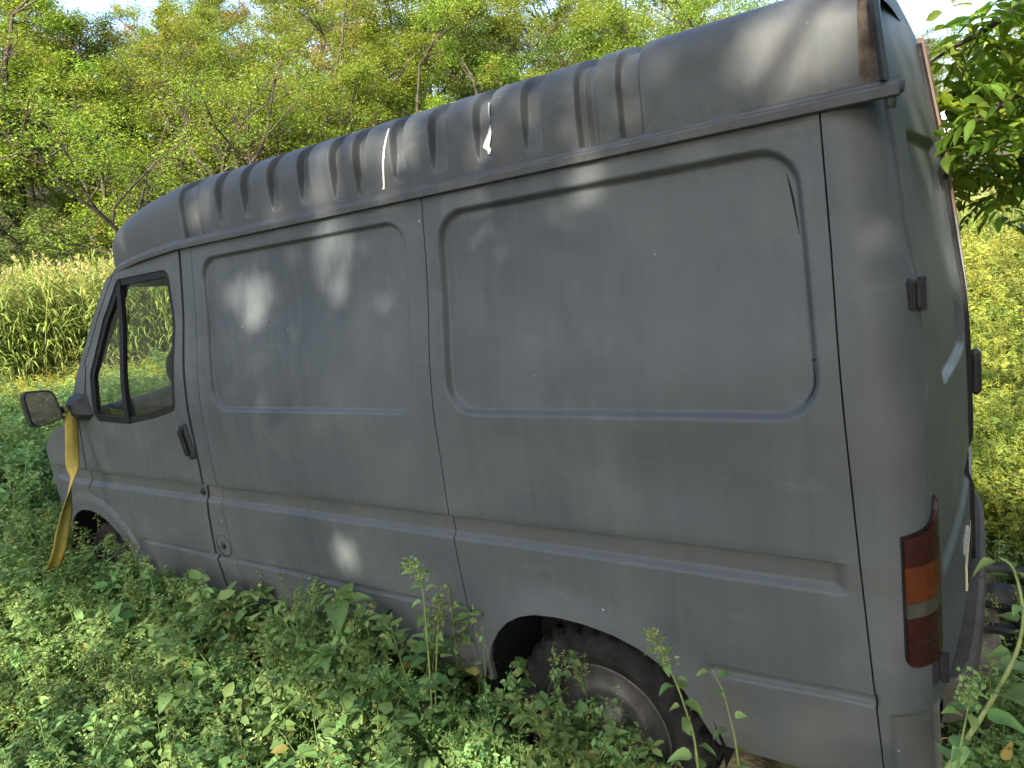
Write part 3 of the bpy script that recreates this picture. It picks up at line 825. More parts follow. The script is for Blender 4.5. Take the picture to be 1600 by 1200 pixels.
# ---- cab -------------------------------------------------------------------
mb = MB(); mb.box((1.62, 0, 1.2), (.03, 1.72, 1.46), None, 0); mb.build('bulkhead', MAT['inside'], van)
mb = MB()
def dashp(a, b):
    y = a * .88; t = b * 2.2; return np.array([2.98 - .30 * b - .10 * b * (1 - abs(a)) , y, 1.205 + .04 * math.sin(t) + .05 * math.exp(-((a - .48) / .22) ** 2) * b - .40 * max(0, b - .75) / .25])
mb.sheet(np.array([[dashp(a, b) for a in np.linspace(-1, 1, 31)] for b in np.linspace(0, 1, 14)])); mb.build('dashboard', MAT['inside'], van, True)
swc = np.array([2.42, .44, 1.33]); ax = np.array([-.80, 0, .60]); ax /= np.linalg.norm(ax); e1 = np.array([0, 1., 0]); e2 = np.cross(ax, e1)
mb = MB(); ring = [swc + .205 * (math.cos(t) * e1 + math.sin(t) * e2) for t in np.linspace(0, 2 * PI, 41)]
mb.tube(ring, .015, 8, False); mb.tube([swc - ax * .02, swc - ax * .40], .03, 10)
for t in (.3, PI - .3, -PI / 2): mb.tube([swc - ax * .02, swc + .2 * (math.cos(t) * e1 + math.sin(t) * e2)], .014, 6)
mb.lathe([(.0001, .02), (.05, .015), (.06, -.01)], (0, 0, 0), 'z', 16)
mb.V[-1] = mb.V[-1][:, :1] * e1 + mb.V[-1][:, 1:2] * e2 + mb.V[-1][:, 2:] * ax + swc
mb.build('steering_wheel', MAT['plastic'], van, True)
for s, w in ((.45, .48), (-.35, .85)):
    mb = MB(); mb.box((1.98, s, .80), (.50, w, .16), None, .35); mb.build('seat', MAT['seat'], van)
    mb = MB(); mb.box((1.72, s, 1.10), (.13, w, .58), Matrix.Rotation(-.15, 3, 'Y'), .35); mb.build('seat_back', MAT['seat'], van)
mb = MB(); mb.sheet(np.array([[(x, y, 1.90) for y in np.linspace(-.8, .8, 4)] for x in np.linspace(1.6, 2.4, 4)])); mb.build('headlining', MAT['inside'], van)

# ---- door mirror ---------------------------------------------------------------
def mirror_unit(s):
    q = np.array([[2.72, 1.200, 1.400], [2.72, 1.090, 1.388], [2.72, 1.068, 1.238], [2.72, 1.188, 1.212]])
    cen = q.mean(0)
    # rounded quad outline
    def outline(k, dx):
        P2 = []
        for i in range(4):
            a, b, c_ = q[i - 1], q[i], q[(i + 1) % 4]
            for t in np.linspace(0, 1, 6):
                r = .24; p0 = b + (a - b) * r; p1 = b + (c_ - b) * r
                P2.append((1 - t) ** 2 * p0 + 2 * t * (1 - t) * b + t * t * p1)
        P2 = (np.array(P2) - cen) * k + cen; P2[:, 0] += dx
        # turn the head a little towards the seat
        P2[:, 0] += (P2[:, 1] - cen[1]) * .60 - (P2[:, 2] - cen[2]) * .12
        return P2
    rings = [outline(.90, .006), outline(.91, -.004), outline(.98, -.006), outline(1.0, .002), outline(1.0, .03), outline(.86, .065), outline(.5, .08)]
    G = np.array(rings); n = G.shape[1]
    V = G.reshape(-1, 3) * np.array([1, s, 1]); F = [(i * n + j, i * n + (j + 1) % n, (i + 1) * n + (j + 1) % n, (i + 1) * n + j) for i in range(len(rings) - 1) for j in range(n)]
    F.append(tuple((len(rings) - 1) * n + j for j in range(n)))
    if s < 0: F = [f[::-1] for f in F]
    head = obj('mirror', V, F, MAT['plastic'], van)
    g = outline(.90, .005) * np.array([1, s, 1]); F = [tuple(range(n))[::s]]
    obj('mirror_glass', g, F, MAT['mirror'], head, False)
    mb = MB()
    mb.tube([(2.735, s * 1.10, 1.285), (2.72, s * 1.04, 1.275), (2.705, s * .99, 1.285)], [.016, .018, .03], 10)
    mb.build('mirror_arm', MAT['plastic'], head, True)
    # moulded foot on the door corner
    def ring_(y, zs_, xs_):
        return [np.array([x, s * (y if not callable(y) else y(z)), z]) for x, z in zip(xs_, zs_)]
    r0 = ring_(lambda z: float(ys(z)) + .002, [1.205, 1.205, 1.235, 1.335, 1.345, 1.245], [2.80, 2.655, 2.600, 2.640, 2.745, 2.80])
    r1 = ring_(lambda z: float(ys(z)) + .045, [1.225, 1.225, 1.245, 1.315, 1.325, 1.25], [2.78, 2.68, 2.645, 2.665, 2.735, 2.78])
    r2 = ring_(lambda z: float(ys(z)) + .062, [1.245, 1.245, 1.26, 1.295, 1.30, 1.26], [2.76, 2.70, 2.68, 2.69, 2.73, 2.755])
    G = np.array([r0, r1, r2]); V = G.reshape(-1, 3); F = [(i * 6 + j, i * 6 + (j + 1) % 6, (i + 1) * 6 + (j + 1) % 6, (i + 1) * 6 + j) for i in range(2) for j in range(6)] + [tuple(12 + j for j in range(6))]
    if s < 0: F = [f[::-1] for f in F]
    obj('mirror_foot', V, F, MAT['plastic'], head, False)
    # flat grey triangle above it
    tri = [(2.655, 1.33), (2.745, 1.335), (2.70, 1.40), (2.655, 1.475), (2.618, 1.47), (2.63, 1.40)]
    V = np.array([[x, s * (float(ys(z)) + dy), z] for dy in (.005, -.01) for x, z in tri]); n6 = len(tri)
    F = [tuple(range(n6)), ] + [(j, n6 + j, n6 + (j + 1) % n6, (j + 1) % n6) for j in range(n6)]
    if s < 0: F = [f[::-1] for f in F]
    tp = obj('mirror_gusset', V, F, MAT['paint'], head, False)
    return head
mh = mirror_unit(1); mirror_unit(-1)
# radio aerial from the bonnet corner
mb = MB(); mb.tube([np.array([2.88, .80, 1.20]), np.array([2.96, .83, 1.42]), np.array([2.70, .86, 1.66])], .0025, 5); mb.build('aerial', MAT['rubber'], van)

# ---- yellow lashing strap hanging from the mirror arm (a thing of its own) ---------
m_s, t_, n_, l_, p_ = nodes_of('yellow_webbing'); cc = coords(t_)
wv = n_.new('ShaderNodeTexWave'); wv.inputs['Scale'].default_value = 190; l_.new(cc, wv.inputs[0])
colr = mix(t_, ramp(t_, noise(t_, cc, 14, 5), .3, .75), (.34, .26, .04), (.20, .165, .05))
l_.new(mix(t_, math_(t_, 'MULTIPLY', wv.outputs['Fac'], .25), colr, (.25, .18, .03)), p_.inputs['Base Color'])
p_.inputs['Roughness'].default_value = .75; p_.inputs['Specular IOR Level'].default_value = .25
l_.new(bump(t_, wv.outputs['Fac'], .3, .001), p_.inputs['Normal'])
def onx(px, py, x):
    d = ray(px, py); return CAM + d * ((x - CAM[0]) / d[0])
cps = [onx(112, 642, 2.700), onx(113, 690, 2.682), onx(113, 725, 2.682), onx(111, 748, 2.684), onx(106, 775, 2.686), onx(103, 800, 2.69), onx(97, 832, 2.70), onx(92, 862, 2.71), onx(82, 888, 2.74)]
wd = [.034, .038, .028, .017, .024, .032, .040, .040, .038]; ang = [0, .1, .6, 1.78, 2.3, 2.85, 3.1, 3.2, 3.2]
tq = np.linspace(0, len(cps) - 1, 60); cp = np.array([[np.interp(t, range(len(cps)), [c_[k] for c_ in cps]) for k in range(3)] for t in tq])
k5 = np.hanning(9)[1:-1]; k5 /= k5.sum()
cp[3:-3] = np.stack([np.convolve(cp[:, k], k5, 'valid') for k in range(3)], 1)
W = np.interp(tq, range(len(cps)), [.030, .030, .030, .030, .031, .032, .033, .033, .033]); AN = np.interp(tq, range(len(cps)), ang)
G = []
for i in range(60):
    u = np.array([math.sin(AN[i]), math.cos(AN[i]), 0]); v = np.array([-u[1], u[0], 0])
    G.append([cp[i] + u * W[i] * a + v * .004 * math.cos(a * 3) for a in np.linspace(-1, 1, 7)])
G = np.array(G)
# loop over the arm
c0 = cp[0]; loop = []
for t in np.linspace(PI * .98, 0, 9):
    loop.append([np.array([c0[0] + .020 + .022 * -math.cos(t) * -1, c0[1] + a * .030, c0[2] + .028 * math.sin(t)]) for a in np.linspace(1, -1, 7)])
back = [[np.array([c0[0] + .042 - .02 * 0, c0[1] + a * .030, c0[2] - .02 * k]) for a in np.linspace(1, -1, 7)] for k in range(1, 4)]
V = G.reshape(-1, 3)
mb = MB(); mb.sheet(G); mb.sheet(np.array(loop)); mb.sheet(np.array(back))
st = mb.build('strap', m_s, None, True)
tag(st, 'twisted yellow lashing strap hanging from the door mirror down into the weeds', 'strap')
sm = st.modifiers.new('thickness', 'SOLIDIFY'); sm.thickness = .003
# ================================================================== GROUND AND VEGETATION
HF = np.array([.577, -.817]); HR2 = np.array([-.817, -.577])
def hill_q(x, y):
    dx, dy = x - CAM[0], y - CAM[1]
    return dx * HF[0] + dy * HF[1], dx * HR2[0] + dy * HR2[1]
def gz(x, y):
    x = np.asarray(x, float); y = np.asarray(y, float)
    q, r = hill_q(x, y); t = r / np.maximum(np.hypot(q, r), 1e-6)
    dist = np.hypot(q, r)
    amp = np.where(q > 0, np.interp(t, [-1, -.6, -.1, .25, .45, .7, 1], [1.15, 1.3, 1.22, .95, .62, .42, .4]), .5)
    d = np.clip(dist - 25, 0, None)
    h = amp * (.34 * d - .0016 * d * d) * (d < 106) + amp * 18 * (d >= 106)
    left = np.clip(-t, 0, 1) * np.clip(dist - 5, 0, 20) * .030
    b = .035 * np.sin(x * 1.9 + .4) * np.cos(y * 2.3) + .02 * np.sin(x * 5.1 + y * 3.3)
    under = smooth(.0, .6, np.maximum(np.abs(x - 1.25) - 2.3, np.abs(y) - .95))
    return h + left + b * under - .075
# one sheet, polar rings round the van so that it reaches the horizon
rr = np.concatenate([np.linspace(.3, 8, 30), np.geomspace(8.6, 400, 60)]); na = 120
aa = np.linspace(0, 2 * PI, na, endpoint=False)
X = (1.2 + np.outer(rr, np.cos(aa))); Y = np.outer(rr, np.sin(aa))
V = np.stack([X, Y, gz(X, Y)], -1).reshape(-1, 3); V = np.vstack([V, [[1.2, 0, float(gz(1.2, 0))]]])
F = [(i * na + j, (i + 1) * na + j, (i + 1) * na + (j + 1) % na, i * na + (j + 1) % na) for i in range(len(rr) - 1) for j in range(na)]
F += [(len(V) - 1, j, (j + 1) % na) for j in range(na)]
m, t, n, l, p = nodes_of('leaf_littered_soil'); c = coords(t)
col = mix(t, noise(t, c, 7, 6, .7), (.030, .024, .014), (.060, .055, .026))
col = mix(t, ramp(t, noise(t, c, 1.3, 4), .45, .65), col, (.050, .062, .022))
l.new(col, p.inputs['Base Color']); p.inputs['Roughness'].default_value = .95
l.new(bump(t, noise(t, c, 25, 5), .8, .03), p.inputs['Normal'])
g = obj('ground', V, F, m); g['kind'] = 'structure'

# ---- leaf materials ------------------------------------------------------
def leaf_mat(name, a, b, dry, trans=.35, rough=.55, spec=.16):
    m, t, n, l, p = nodes_of(name)
    at = n.new('ShaderNodeAttribute'); at.attribute_name = 'tint'
    s = n.new('ShaderNodeSeparateColor'); l.new(at.outputs['Color'], s.inputs[0])
    ia = n.new('ShaderNodeAttribute'); ia.attribute_type = 'INSTANCER'; ia.attribute_name = 'shift'
    sv = n.new('ShaderNodeSeparateXYZ'); l.new(ia.outputs['Vector'], sv.inputs[0])
    def clampadd(u_, v_):
        q_ = math_(t, 'ADD', u_, v_); q_.node.use_clamp = True; return q_
    col = mix(t, clampadd(s.outputs[0], sv.outputs[0]), a, b)
    c = coords(t)
    col = mix(t, math_(t, 'MULTIPLY', noise(t, c, 40, 3), .25), col, tuple(x * .55 for x in a))
    oi = n.new('ShaderNodeObjectInfo')
    hv = n.new('ShaderNodeHueSaturation'); l.new(col, hv.inputs['Color'])
    l.new(math_(t, 'MULTIPLY_ADD', oi.outputs['Random'], .045, .4775), hv.inputs['Hue'])
    l.new(math_(t, 'MULTIPLY_ADD', math_(t, 'FRACT', math_(t, 'MULTIPLY', oi.outputs['Random'], 7.31)), .55, .75), hv.inputs['Value'])
    col = mix(t, clampadd(s.outputs[1], sv.outputs[1]), hv.outputs[0], dry)
    l.new(col, p.inputs['Base Color']); p.inputs['Roughness'].default_value = rough
    p.inputs['Specular IOR Level'].default_value = spec
    tr = n.new('ShaderNodeBsdfTranslucent')
    l.new(mix(t, 1.0, col, (1.15, 1.1, .55), 'MULTIPLY'), tr.inputs[0])
    ms = n.new('ShaderNodeMixShader'); ms.inputs[0].default_value = trans
    l.new(p.outputs[0], ms.inputs[1]); l.new(tr.outputs[0], ms.inputs[2])
    l.new(ms.outputs[0], n['Material Output'].inputs[0])
    return m
LM = {
    'weed': leaf_mat('weed_leaf', (.060, .138, .046), (.215, .355, .115), (.36, .25, .07)),
    'meadow': leaf_mat('meadow_leaf', (.10, .20, .036), (.28, .34, .05), (.44, .34, .08)),
    'reed': leaf_mat('reed_blade', (.12, .22, .05), (.33, .42, .09), (.40, .35, .15)),
    'ash': leaf_mat('ash_leaflet', (.12, .225, .035), (.26, .37, .06), (.30, .26, .04), .55, .4),
    'tree': leaf_mat('woodland_leaf', (.095, .165, .028), (.235, .32, .045), (.32, .24, .07), .48),
    'treedark': leaf_mat('dark_woodland_leaf', (.060, .105, .026), (.125, .180, .040), (.22, .17, .05), .3),
    'treedry': leaf_mat('dry_woodland_leaf', (.17, .165, .045), (.32, .27, .09), (.34, .22, .10), .35),
}
MAT['bark'] = plain('dark_bark', (.060, .048, .038), .9, var=.5, scale=6, bmp=.6)
MAT['stem'] = plain('green_stem', (.16, .20, .07), .6, var=.3, scale=30)
MAT['drystem'] = plain('dry_stem', (.26, .19, .10), .8, var=.35, scale=20)

T_OV = (np.array([[0, 0, 0], [.30, -.5, .08], [.30, .5, .08], [.45, 0, 0], [.72, -.34, .02], [.72, .34, .02], [1, 0, -.12]]),
        np.array([[0, 3, 1], [0, 2, 3], [1, 3, 4], [2, 5, 3], [3, 6, 4], [3, 5, 6]]))
T_DIA = (np.array([[0, 0, 0], [.45, -.5, .06], [.45, .5, .06], [1, 0, -.08]]), np.array([[0, 2, 1], [1, 2, 3]]))
T_BIG = (np.array([[0, 0, 0], [.06, -.34, .05], [.06, .34, .05], [.22, -.50, .10], [.22, .50, .10], [.25, 0, .0], [.5, -.40, .08], [.5, .40, .08], [.55, 0, -.01], [.78, -.2, .0], [.78, .2, .0], [1, 0, -.13]]),
         np.array([[0, 5, 1], [0, 2, 5], [1, 5, 3], [2, 4, 5], [3, 5, 6], [4, 7, 5], [5, 8, 6], [5, 7, 8], [6, 8, 9], [7, 10, 8], [8, 11, 9], [8, 10, 11]]))
T_LANCE = (np.array([[0, 0, 0], [.2, -.36, .06], [.2, .36, .06], [.25, 0, 0], [.45, -.5, .07], [.45, .5, .07], [.5, 0, -.01], [.75, -.3, .02], [.75, .3, .02], [1, 0, -.12]]),
           np.array([[0, 3, 1], [0, 2, 3], [1, 3, 4], [2, 5, 3], [3, 6, 4], [3, 5, 6], [4, 6, 7], [5, 8, 6], [6, 9, 7], [6, 8, 9]]))
def nrmz(a): return a / (np.linalg.norm(a, axis=-1, keepdims=True) + 1e-9)
def leaves(pos, d, up, L, W, tint, tmpl):
    """many leaves at once -> V, F, tint"""
    TV, TF = tmpl; n = len(pos); k = len(TV)
    d = nrmz(d); lat = nrmz(np.cross(up, d)); nn = np.cross(d, lat)
    L = np.broadcast_to(L, (n,)); W = np.broadcast_to(W, (n,))
    V = (pos[:, None] + d[:, None] * (TV[None, :, 0:1] * L[:, None, None]) + lat[:, None] * (TV[None, :, 1:2] * W[:, None, None])
         + nn[:, None] * (TV[None, :, 2:3] * L[:, None, None]))
    F = TF[None] + (np.arange(n) * k)[:, None, None]
    return V.reshape(-1, 3), F.reshape(-1, 3), np.repeat(tint, k, axis=0)
def tubes_tri(P0, P1, r0, r1, tint, n=3):
    """many straight thin prisms"""
    m = len(P0); d = nrmz(P1 - P0); ref = np.where(np.abs(d[:, 2:3]) < .9, np.array([[0, 0, 1.]]), np.array([[1., 0, 0]]))
    u = nrmz(np.cross(d, ref)); w = np.cross(d, u); a = np.linspace(0, 2 * PI, n, endpoint=False)
    ring = np.cos(a)[None, :, None] * u[:, None] + np.sin(a)[None, :, None] * w[:, None]
    r0 = np.broadcast_to(r0, (m,)); r1 = np.broadcast_to(r1, (m,))
    V = np.concatenate([P0[:, None] + ring * r0[:, None, None], P1[:, None] + ring * r1[:, None, None]], 1)
    f = []
    for j in range(n):
        k = (j + 1) % n; f += [[j, k, n + k], [j, n + k, n + j]]
    F = np.array(f)[None] + (np.arange(m) * 2 * n)[:, None, None]
    return V.reshape(-1, 3), F.reshape(-1, 3), np.repeat(tint, 2 * n, axis=0)
class Soup:
    def __init__(s): s.v = []; s.f = []; s.t = []; s.n = 0
    def add(s, vft):
        v, f, t = vft; s.v.append(v); s.f.append(f + s.n); s.t.append(t); s.n += len(v); return s
    def get(s): return np.concatenate(s.v), np.concatenate(s.f), np.concatenate(s.t)
def rdir(n, g, el0=-.2, el1=.8):
    a = g.uniform(0, 2 * PI, n); e = g.uniform(el0, el1, n)
    return np.stack([np.cos(a) * np.cos(e), np.sin(a) * np.cos(e), np.sin(e)], 1)
def tints(n, g, dry=.04, base=None):
    t = np.zeros((n, 3)); t[:, 0] = g.uniform(0, 1, n) if base is None else np.clip(base + g.normal(0, .22, n), 0, 1)
    t[:, 1] = np.where(g.random(n) < dry, g.uniform(.4, 1, n), g.uniform(0, .12, n)); return t

# ---- weed prototypes (arrays only) ------------------------------------------
def weed_proto(g, h, nl, ll, spikes, dry=.04, tm=T_OV, lean=.12):
    s = Soup(); k = 6
    top = np.array([g.normal(0, lean), g.normal(0, lean), 1.0]) * h
    ax = np.array([(top * t) + np.array([math.sin(t * 3 + 1) * .02, math.cos(t * 2.5) * .02, 0]) * h * 2 for t in np.linspace(0, 1, k)])
    s.add(tubes_tri(ax[:-1], ax[1:], np.linspace(.0035, .0015, k - 1), np.linspace(.003, .0012, k - 1), np.tile([[.8, .1, 0]], (k - 1, 1))))
    B0 = []; B1 = []
    nb = g.integers(3, 7)
    for i in range(nb):
        t = g.uniform(.25, .9); b0 = np.array([np.interp(t, np.linspace(0, 1, k), ax[:, j]) for j in range(3)])
        a = g.uniform(0, 2 * PI); ln = h * g.uniform(.22, .45) * (1.15 - t * .6)
        B0.append(b0); B1.append(b0 + np.array([math.cos(a) * .75, math.sin(a) * .75, .75]) * ln)
    B0 = np.array(B0); B1 = np.array(B1)
    s.add(tubes_tri(B0, B1, .002, .001, np.tile([[.8, .1, 0]], (nb, 1))))
    t = g.uniform(.08, 1, nl) ** .8; w = g.integers(-1, nb, nl); P_ = np.zeros((nl, 3))
    for j in range(3): P_[:, j] = np.interp(t, np.linspace(0, 1, k), ax[:, j])
    ib = w >= 0; tb = g.uniform(.15, 1.0, nl)
    P_[ib] = B0[w[ib]] + (B1[w[ib]] - B0[w[ib]]) * tb[ib, None]
    d = rdir(nl, g, -.45, .55); up = nrmz(np.array([0, 0, 1.0]) + g.normal(0, .35, (nl, 3)))
    L = ll * g.uniform(.5, 1.15, nl) * (1.15 - .45 * t)
    tt_ = tints(nl, g, dry, .25 + .55 * g.random())
    tt_[:, 0] = np.clip(tt_[:, 0] + .30 * (P_[:, 2] / h - .6), 0, 1)
    low = (P_[:, 2] < .3 * h) & (g.random(nl) < .16); tt_[low, 1] = g.uniform(.5, 1, low.sum())
    s.add(leaves(P_ + d * .006, d, up, L, L * g.uniform(.45, .7, nl), tt_, tm))
    if spikes:
        ends = np.concatenate([ax[-1:], B1]); m = spikes * len(ends); e = np.repeat(ends, spikes, axis=0)
        off = g.uniform(-1, 0, m); pos = e + np.stack([g.normal(0, .008, m), g.normal(0, .008, m), off * h * .14], 1)
        d2 = rdir(m, g, -.1, 1.1); tq_ = np.zeros((m, 3)); tq_[:, 0] = g.uniform(.7, 1, m); tq_[:, 1] = g.uniform(.0, .35, m)
        s.add(leaves(pos, d2, rdir(m, g, 0, 1.4), g.uniform(.006, .015, m), g.uniform(.004, .009, m), tq_, T_DIA))
    return s.get()
PROTO = {}
def proto_objects(protos, mat):
    k = (id(protos), mat)
    if k not in PROTO:
        PROTO[k] = (protos, [bpy.data.objects.new('plant_pattern', mesh_data('plant_pattern', v, f, LM[mat], True, t)) for v, f, t in protos])
    return PROTO[k][1]
def scatter(name, protos, mat, xs_, ys_, sc, g, tilt=.15, shift=None):
    """uncountable ground plants: one object whose points carry instances of a few plant patterns"""
    n = len(xs_); pts = np.stack([xs_, ys_, gz(xs_, ys_)], 1)
    me = bpy.data.meshes.new(name); me.vertices.add(n); me.vertices.foreach_set('co', pts.astype(np.float32).ravel())
    rot = np.stack([g.normal(0, tilt, n), g.normal(0, tilt, n), g.uniform(0, 2 * PI, n)], 1)
    def att(nm, ty, arr, key):
        q = me.attributes.new(nm, ty, 'POINT'); q.data.foreach_set(key, np.ascontiguousarray(arr).ravel())
    att('rot', 'FLOAT_VECTOR', rot.astype(np.float32), 'vector'); att('size', 'FLOAT', np.asarray(sc, np.float32), 'value')
    att('pick', 'INT', g.integers(0, len(protos), n).astype(np.int32), 'value')
    sh = g.normal(0, .12, (n, 3)) * np.array([1, 0, 0]) + (0 if shift is None else shift)
    att('shift', 'FLOAT_VECTOR', sh.astype(np.float32), 'vector')
    o = link(name, me)
    ng = bpy.data.node_groups.new(name + '_scatter', 'GeometryNodeTree')
    ng.interface.new_socket('Geometry', in_out='INPUT', socket_type='NodeSocketGeometry'); ng.interface.new_socket('Geometry', in_out='OUTPUT', socket_type='NodeSocketGeometry')
    gi = ng.nodes.new('NodeGroupInput'); go = ng.nodes.new('NodeGroupOutput'); L = ng.links
    join = ng.nodes.new('GeometryNodeJoinGeometry')
    for po in reversed(proto_objects(protos, mat)):
        oi = ng.nodes.new('GeometryNodeObjectInfo'); oi.inputs['Object'].default_value = po
        gti = ng.nodes.new('GeometryNodeGeometryToInstance'); L.new(oi.outputs['Geometry'], gti.inputs[0]); L.new(gti.outputs[0], join.inputs[0])
    iop = ng.nodes.new('GeometryNodeInstanceOnPoints'); iop.inputs['Pick Instance'].default_value = True
    L.new(gi.outputs[0], iop.inputs['Points']); L.new(join.outputs[0], iop.inputs['Instance'])
    def named(nm, ty):
        q = ng.nodes.new('GeometryNodeInputNamedAttribute'); q.data_type = ty; q.inputs['Name'].default_value = nm; return q.outputs[0]
    L.new(named('pick', 'INT'), iop.inputs['Instance Index'])
    e2r = ng.nodes.new('FunctionNodeEulerToRotation'); L.new(named('rot', 'FLOAT_VECTOR'), e2r.inputs[0]); L.new(e2r.outputs[0], iop.inputs['Rotation'])
    L.new(named('size', 'FLOAT'), iop.inputs['Scale']); L.new(iop.outputs[0], go.inputs[0])
    o.modifiers.new('scatter', 'NODES').node_group = ng
    return o
def project(p):
    q = (np.asarray(p) - CAM) @ CR.T
    return 800 + FPX * q[..., 0] / -q[..., 2], 600 - FPX * q[..., 1] / -q[..., 2], -q[..., 2]
def in_view(x, y, z=.25, mx=160, my=260):
    px_, py_, d_ = project(np.stack([x, y, np.full_like(x, z)], -1))
    return (d_ > .3) & (px_ > -mx) & (px_ < 1600 + mx) & (py_ > -200) & (py_ < 1200 + my)
def outside_van(x, y, m=.0): return np.maximum(np.abs(x - 1.28) - 2.22 + m, np.abs(y) - .95 + m) > 0

g1 = np.random.default_rng(21)
near = [weed_proto(g1, g1.uniform(.34, .52), int(g1.uniform(60, 95)), g1.uniform(.030, .048), int(g1.uniform(10, 26)), .03) for _ in range(12)]
near += [weed_proto(g1, g1.uniform(.36, .5), 30, g1.uniform(.050, .070), 8, .04, T_BIG) for _ in range(2)]
near += [weed_proto(g1, g1.uniform(.42, .60), 120, .026, 40, .02, T_OV) for _ in range(4)]
low = [weed_proto(g1, g1.uniform(.16, .26), int(g1.uniform(45, 70)), g1.uniform(.030, .050), 3, .06, lean=.3) for _ in range(8)]
# tall weeds along the van and in the left foreground
n = 18000
x = g1.uniform(-3.2, 9, n); y = g1.uniform(-2.5, 5.0, n)
dist = np.hypot(x - CAM[0], y - CAM[1])
ok = in_view(x, y, .25, 2600, 2600) & outside_van(x, y, .06) & (dist > 1.25)
dens = np.clip(.95 - .085 * np.clip(dist - 3, 0, 9), .16, 1)
dens = dens * np.where((x < -.25) & (y > .5), np.interp(x, [-3.2, -1.9, -1.2, -.45, -.25], [.6, .25, 0.0, .03, .35]), 1.0)
dens = dens * np.where(y > 1.75, .62, 1.0)
ok &= g1.random(n) < dens
x, y, dist = x[ok], y[ok], dist[ok]
hs = np.interp(y, [.9, 1.1, 1.5, 2.2], [.95, .92, .68, .52]) * np.interp(x, [-.8, -.2, .3, .9, 1.6, 2.4, 3.0], [.5, .8, 1.05, .98, .92, .85, .98]) * g1.uniform(.68, 1.2, len(x)) * 1.42 * np.where((y < 1.4) & (x > .42), 1.14, 1.0) * np.where((np.abs(x) < .42) & (y < 1.6), .82, 1.0)
hs = np.where(dist > 5.5, hs * 1.25, hs)
weeds = scatter('weeds', near, 'weed', x, y, hs, g1); tag(weeds, 'leafy green weeds with pale seed heads crowding the side of the van', 'weeds', kind='stuff')
n = 15000
x = g1.uniform(-3.5, 8, n); y = g1.uniform(-1.5, 5.2, n); dist = np.hypot(x - CAM[0], y - CAM[1])
ok = in_view(x, y, .25, 3500, 4500) & outside_van(x, y, .25) & (dist > .7) & (g1.random(n) < np.clip(1.1 - .1 * np.clip(dist - 3, 0, 9), .2, 1) * np.where((x < -.3) & (y > .5), .5, 1))
x, y = x[ok], y[ok]
gcov = scatter('ground_cover', low, 'weed', x, y, g1.uniform(.6, 1.15, len(x)) * np.where(x < -.3, .6, 1), g1, tilt=.3); tag(gcov, 'low leafy ground cover with a few yellowed leaves', 'ground cover', kind='stuff')
# fallen dry leaves
n = 900
x = g1.uniform(-1.8, 6, n); y = g1.uniform(-1, 3.4, n); ok = in_view(x, y) & outside_van(x, y, .1); x, y = x[ok], y[ok]; n = len(x)
hl = np.where(g1.random(n) < .45, g1.uniform(.16, .34, n), .02)
pos = np.stack([x, y, gz(x, y) + hl], 1); t_ = np.zeros((n, 3)); t_[:, 1] = g1.uniform(.6, 1, n); t_[:, 0] = g1.random(n)
v, f, t_ = leaves(pos, rdir(n, g1, -.4, .4), nrmz(np.array([0, 0, 1.]) + g1.normal(0, .5, (n, 3))), g1.uniform(.03, .075, n), g1.uniform(.02, .045, n), t_, T_BIG)
o = obj('leaf_litter', v, f, LM['weed'], None, True, t_); tag(o, 'yellow and brown fallen leaves caught among the weeds', 'leaf litter', kind='stuff')
# grasses: thin blades amongst it
def grass_soup(x, y, nb, h, wdt, g, dry=.3, spread=.06):
    n = len(x) * nb; X_ = np.repeat(x, nb) + g.normal(0, spread, n); Y_ = np.repeat(y, nb) + g.normal(0, spread, n)
    H_ = np.repeat(h, nb) * g.uniform(.6, 1.15, n); a = g.uniform(0, 2 * PI, n); bend = g.uniform(.1, .75, n)
    base = np.stack([X_, Y_, gz(X_, Y_)], 1); hd = np.stack([np.cos(a), np.sin(a), 0 * a], 1); lat = np.stack([-np.sin(a), np.cos(a), 0 * a], 1)
    W_ = wdt * g.uniform(.6, 1.3, n); V_ = []
    for s_, w_ in ((0, 1), (.35, .95), (.7, .65), (1.0, 0)):
        c_ = base + hd * (H_ * bend * s_ ** 2)[:, None] + np.array([0, 0, 1.]) * (H_ * (s_ - .25 * bend * s_ ** 2.5))[:, None]
        if w_ > 0: V_ += [c_ - lat * (W_ * w_)[:, None], c_ + lat * (W_ * w_)[:, None]]
        else: V_ += [c_]
    V_ = np.stack(V_, 1); F_ = np.array([[0, 1, 3], [0, 3, 2], [2, 3, 5], [2, 5, 4], [4, 5, 6]])[None] + (np.arange(n) * 7)[:, None, None]
    t_ = tints(n, g, dry); return V_.reshape(-1, 3), F_.reshape(-1, 3), np.repeat(t_, 7, axis=0)
n = 500; x = g1.uniform(-2.5, 7, n); y = g1.uniform(-6, 3.2, n); ok = in_view(x, y) & outside_van(x, y, .05) & ((y < .8) | (x > -.3)); x, y = x[ok], y[ok]
v, f, t_ = grass_soup(x, y, 6, g1.uniform(.2, .45, len(x)), .0035, g1, .35)
o = obj('grass', v, f, LM['weed'], None, True, t_); tag(o, 'thin grass blades scattered among the weeds', 'grass', kind='stuff')

